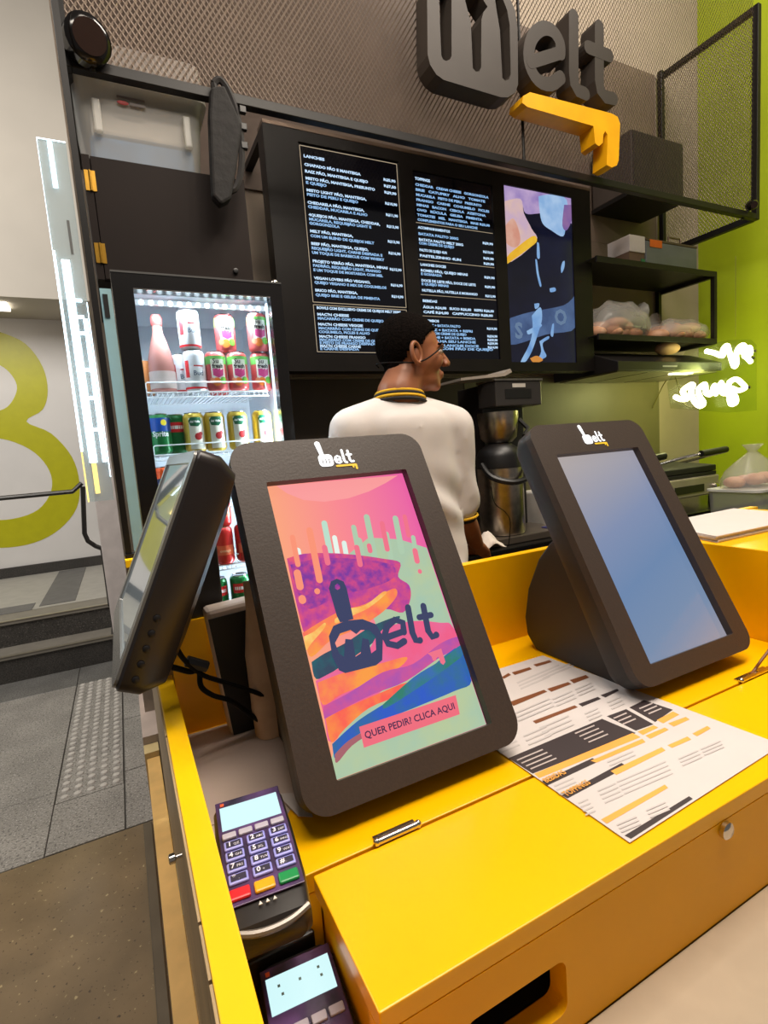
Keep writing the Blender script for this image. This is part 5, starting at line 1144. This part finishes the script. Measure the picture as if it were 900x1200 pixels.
o = MB().prism([onY(540, 443, 1.80), onY(590, 437, 1.80), onY(598, 432, 1.80), onY(600, 436, 1.80), onY(592, 440.5, 1.80), onY(540, 446, 1.80)], (0, .15, 0)).build('lid_tray', mat('thin_tray', (150, 140, 130), .4)); tag(recentre(o), 'thin pale tray lying on top of the coffee brewer', 'tray')
# ------------------------------------------------------------------ person at the counter
YP = 1.40
def U(px, py, Y=YP): return onY(px, py, Y)
pe = thing('person', (.83, YP, 0), 'person in a white shirt seen from behind, head turned to the right', 'person')
SKIN = mat('brown_skin', (150, 92, 60), .5, noise=.08, scale=10)
HAIR = mat('black_hair', (20, 15, 13), 1, spec=.05, noise=.3, scale=160, bump=.5)
SHIRT = mat('white_tshirt', (214, 206, 202), .85, noise=.03, scale=6)
# world landmarks from the photograph at the person's distance
hc = U(484, 408); zt_ = U(485, 367).z; zch = U(508, 456).z
nb = U(462, 455); cxp = (U(386, 520).x + U(551, 520).x) / 2; zsh = U(470, 470).z
yaw = math.radians(103)      # head turned towards the right
hf = Vector((math.sin(yaw), math.cos(yaw), 0)); hs = Vector((math.cos(yaw), -math.sin(yaw), 0))  # forward, right-hand side
HC = Vector((hc.x - .004, YP + .01, (zt_ + zch) / 2 - .002))
def hp_(f, s, z): return HC + hf * f + hs * s + Vector((0, 0, z))
def oball(mb, c, rf, rs, rz, n=16, m=10):
    b = MB().ball((0, 0, 0), (rf, rs, rz), n, m); b.map(lambda p: Vector(c) + hf * p[0] + hs * p[1] + Vector((0, 0, p[2]))); join(mb, b)
bd = MB()
oball(bd, hp_(-.008, 0, .022), .094, .074, .090)           # skull
oball(bd, hp_(.030, 0, -.020), .062, .064, .078)            # face
oball(bd, hp_(.040, 0, -.078), .046, .046, .040)            # jaw
oball(bd, hp_(.072, 0, -.100), .019, .023, .019)            # chin
oball(bd, hp_(.060, .036, -.030), .030, .022, .030); oball(bd, hp_(.060, -.036, -.030), .030, .022, .030)   # cheeks
oball(bd, hp_(.088, 0, .012), .014, .046, .012)             # brow
for i in range(7): oball(bd, hp_(.090 + .0045 * i, 0, .004 - .0062 * i), .010, .008 + .0007 * i, .010, 10, 8)   # nose bridge
oball(bd, hp_(.116, 0, -.036), .012, .012, .010, 10, 8); oball(bd, hp_(.106, .011, -.039), .009, .008, .008, 10, 8); oball(bd, hp_(.106, -.011, -.039), .009, .008, .008, 10, 8)
oball(bd, hp_(.092, 0, -.065), .011, .022, .007, 12, 8); oball(bd, hp_(.089, 0, -.076), .011, .020, .007, 12, 8)   # lips
# neck, trunk, legs
nk = Vector((nb.x + .012, YP + .0, zsh))
chain(bd, [(*(HC + hf * -.012 + Vector((0, 0, -.05))), .058), (nk.x, nk.y, nk.z + .02, .066), (cxp, YP + .02, zsh - .06, .075)])
sL, sR = Vector((U(398, 500).x + .045, YP + .01, zsh - .085)), Vector((U(545, 500).x - .045, YP + .01, zsh - .090))
chain(bd, [(*sL, .055), (cxp, YP + .02, zsh - .04, .07), (*sR, .055)])
chain(bd, [(cxp, YP + .02, zsh - .06, .15, .095, .08), (cxp + .01, YP + .03, zsh - .30, .15, .10, .1), (cxp + .02, YP + .02, 1.02, .145, .10, .1), (cxp + .02, YP + .0, .90, .155, .115, .1)], .03)
for s in (-1, 1):
    hx = cxp + .02 + .085 * s
    chain(bd, [(hx, YP, .88, .085), (hx + .01 * s, YP + .01, .50, .06), (hx + .01 * s, YP - .02, .36, .055), (hx + .01 * s, YP - .01, .10, .038), (hx + .015 * s, YP, .05, .04), (hx + .02 * s, YP + .14, .03, .030)], .02)
elL = sL + Vector((-.045, .03, -.29)); elR = sR + Vector((.035, .02, -.29))
wrL = elL + Vector((.06, .22, -.02)); wrR = elR + Vector((.05, .21, .0)); wrR = Vector((U(562, 630, 1.53).x, 1.55, ZK + .055))
for sh_, el_, wr_ in ((sL, elL, wrL), (sR, elR, wrR)):
    chain(bd, [(*sh_, .052), (*el_, .040), (*(el_.lerp(wr_, .35)), .040), (*wr_, .026)])
    d = (wr_ - el_).normalized(); sd = d.cross(Vector((0, 0, 1))).normalized(); pm_ = wr_ + d * .05
    chain(bd, [(*(wr_), .024), (*(wr_ + d * .03 + sd * .0), .030, .030, .018), ] if 0 else [(*wr_, .024), (*pm_, .026)])
    for k in range(4):
        b0 = wr_ + d * (.075) + sd * (-.027 + .018 * k); L_ = (.058, .068, .064, .050)[k]
        chain(bd, [(*(wr_ + d * .03 + sd * (-.018 + .012 * k)), .013), (*b0, .0105), (*(b0 + d * L_ * .5 + Vector((0, 0, -.010))), .0092), (*(b0 + d * L_ * .8 + Vector((0, 0, -.030))), .0082)], .005, 8, 6)
    sg_ = 1 if sh_ is sL else -1
    chain(bd, [(*(wr_ + d * .015 + sd * .020 * sg_), .013), (*(wr_ + d * .045 + sd * .045 * sg_), .011), (*(wr_ + d * .075 + sd * .050 * sg_ + Vector((0, 0, -.012))), .009)], .005, 8, 6)
body = remeshed(bd, .0065, 4).build('body', SKIN, pe, smooth='all')
# ear
er = MB()
ec = hp_(-.008, .072, -.018)
eo = [ec + hf * (.016 * math.cos(a) - .004 * math.sin(a)) + Vector((0, 0, .029 * math.sin(a) + .003)) + hs * (.010 - .010 * math.cos(a)) for a in [2 * math.pi * i / 18 for i in range(18)]]
er.tube(eo, .0062, 8, closed=True)
oball(er, ec + hf * .003, .013, .006, .024, 12, 8); oball(er, ec + hf * .004 + Vector((0, 0, -.024)), .009, .006, .009, 10, 8)
er.build('ear', SKIN, pe, smooth='all')
# eye and brow on the visible side
oball_e = MB(); oball(oball_e, hp_(.080, .033, -.006), .010, .012, .008, 12, 8); oball_e.build('eye', mat('eye_white', (206, 190, 176), .3), pe, smooth='all')
ob2 = MB(); oball(ob2, hp_(.0875, .036, -.006), .004, .005, .005, 10, 6); ob2.build('iris', mat('dark_iris', (26, 16, 12), .2), pe, smooth='all')
MB().tube([hp_(.092, .020, .014), hp_(.086, .038, .018), hp_(.072, .052, .014)], .0036, 6).build('eyebrow', HAIR, pe, smooth='all')
# hair cap: shell clipped at the hairline
hm = MB(); n, m = 72, 48
V = []; okv = {}
for i in range(m + 1):
    th = math.pi * i / m
    for k in range(n):
        an = 2 * math.pi * k / n
        f, s, z = math.sin(th) * math.cos(an), math.sin(th) * math.sin(an), math.cos(th)
        p = hp_(-.009 + .0985 * f, .0785 * s, .023 + .0955 * z); V.append(p)
        # hairline: high at the forehead, down at the nape, round the ear
        ks = ((-1, -.058), (-.55, -.056), (-.30, -.040), (-.12, -.004), (.10, -.004), (.22, .000), (.40, .030), (.62, .052), (1, .060))
        low = next(a1_ + (b1_ - a1_) * (f - a0_) / (b0_ - a0_) for (a0_, a1_), (b0_, b1_) in zip(ks, ks[1:]) if f <= b0_ + 1e-6)
        okv[len(V) - 1] = (.0955 * z + .023) > low and f < .86
Fh = []
for i in range(m):
    for k in range(n):
        q = (i * n + k, (i + 1) * n + k, (i + 1) * n + (k + 1) % n, i * n + (k + 1) % n)
        if all(okv[j] for j in q): Fh.append(q)
hm.add(V, Fh)
ho = hm.build('hair', HAIR, pe, smooth='all')
md = ho.modifiers.new('thick', 'SOLIDIFY'); md.thickness = .006; md.offset = -1
nape = MB(); oball(nape, hp_(-.054, 0, -.040), .030, .050, .030); nape.build('nape_hair', HAIR, pe, smooth='all')
# mask strap round the back of the head
stp = [hp_(.088, .046, .012), hp_(.060, .068, -.010), hp_(.020, .080, -.034), hp_(-.012, .082, -.042), hp_(-.050, .076, -.040), hp_(-.090, .045, -.034), hp_(-.108, 0, -.030), hp_(-.090, -.045, -.034)]
MB().tube(smoothpath(stp, 5), .0022, 6).build('strap', CAB, pe, smooth='all', label='thin black strap under the ear')
# shirt
shm = MB()
chain(shm, [(sL.x - .004, sL.y, sL.z + .004, .070), (nk.x - .03, YP + .015, zsh - .062, .086), (nk.x + .05, YP + .015, zsh - .062, .086), (sR.x + .004, sR.y, sR.z + .004, .070)], .02)
chain(shm, [(nk.x, nk.y + .01, zsh - .016, .088, .076, .03), (cxp, YP + .02, zsh - .07, .17, .10, .06)], .01)
chain(shm, [(cxp, YP + .015, zsh - .08, .185, .118, .08), (cxp + .005, YP + .02, zsh - .26, .180, .122, .1), (cxp + .02, YP + .02, zsh - .48, .176, .125, .1), (cxp + .03, YP + .0, .86, .186, .142, .08)], .02)
for sh_, el_ in ((sL, elL), (sR, elR)):
    e2 = sh_.lerp(el_, .86); chain(shm, [(*sh_, .074), (*(sh_.lerp(el_, .5)), .066), (*e2, .062)], .012)
# cloth folds
sh_b = remeshed(shm, .011, 8)
def fold(p):
    p = Vector(p); a = (p.x - cxp) * 34 + (p.z - 1.2) * 14; k = max(0, min(1, (zsh - .10 - p.z) / .25))
    dsp = .0085 * k * math.sin(a + 2.2 * math.sin(p.z * 16)) + .003 * k * math.sin(p.z * 55 + p.x * 22)
    c = Vector((cxp, YP + .02, p.z)); d = (p - c); d.z = 0
    return p + (d.normalized() * dsp if d.length > .02 else Vector((0, 0, 0)))
sh_b.map(fold)
so = sh_b.build('tshirt', SHIRT, pe, smooth='all', label='white short-sleeved t-shirt')
def ringpts(c, d, r, n=28, ey=1):
    d = Vector(d).normalized(); a = d.cross(Vector((0, 1, 0))).normalized(); b = d.cross(a)
    return [Vector(c) + a * r * math.cos(2 * math.pi * i / n) + b * r * ey * math.sin(2 * math.pi * i / n) for i in range(n)]
cdir = (hf * .05 + Vector((.02, .12, 1)))
for k, (dz, r, m_) in enumerate(((-.004, .080, mat('collar_black', (30, 26, 24), .8)), (.006, .0775, mat('collar_yellow', (222, 172, 20), .8)), (.014, .075, mat('collar_black', (30, 26, 24), .8)), (.021, .072, mat('collar_yellow', (222, 172, 20), .8)))):
    MB().tube(ringpts((nk.x + .006, nk.y + .004, zsh - .002 + dz), cdir, r, 30, .9), .0055, 6, closed=True).build('collar_stripe', m_, so, smooth='all')
for sh_, el_ in ((sL, elL), (sR, elR)):
    dd = (el_ - sh_).normalized(); e2 = sh_.lerp(el_, .86) + dd * .052
    MB().tube(ringpts(e2, dd, .040), .0055, 6, closed=True).build('cuff_stripe', mat('collar_black', (30, 26, 24), .8), so, smooth='all')
    MB().tube(ringpts(e2 - dd * .012, dd, .050), .0045, 6, closed=True).build('cuff_stripe', mat('collar_yellow', (222, 172, 20), .8), so, smooth='all')
tr_ = MB()
chain(tr_, [(cxp + .02, YP, .90, .17, .13, .08), (cxp + .02, YP, .80, .165, .125, .08)], .02)
for s in (-1, 1):
    hx = cxp + .02 + .085 * s; chain(tr_, [(hx, YP, .86, .095), (hx + .01 * s, YP + .01, .50, .078), (hx + .01 * s, YP - .01, .09, .060)], .02)
remeshed(tr_, .016, 4).build('trousers', mat('dark_trousers', (32, 30, 32), .8), pe, smooth='all')
for s in (-1, 1):
    hx = cxp + .02 + .10 * s; b = MB(); chain(b, [(hx, YP - .03, .045, .045), (hx + .01 * s, YP + .15, .04, .038)], .015); remeshed(b, .01, 3).build('shoe', PLASTB, pe, smooth='all')
# cloth in the right hand
cl = U(582, 612, 1.60)
cm_ = MB(); g = 10; V = []
for i in range(g + 1):
    for j in range(g + 1):
        u, v = i / g - .5, j / g - .5
        V.append((cl.x + u * .12 - .01, 1.66 + v * .10, ZK + .012 + .055 * math.exp(-(u * u + v * v) * 7) + .010 * math.sin(9 * u + 5 * v) * math.cos(8 * v)))
cm_.add(V, [(i * (g + 1) + j, (i + 1) * (g + 1) + j, (i + 1) * (g + 1) + j + 1, i * (g + 1) + j + 1) for i in range(g) for j in range(g)])
o = cm_.build('white_napkin', mat('napkin', (226, 214, 204), .9), smooth='all'); md = o.modifiers.new('t', 'SOLIDIFY'); md.thickness = .003
tag(recentre(o), 'crumpled white napkin on the black worktop beside the person', 'napkin')
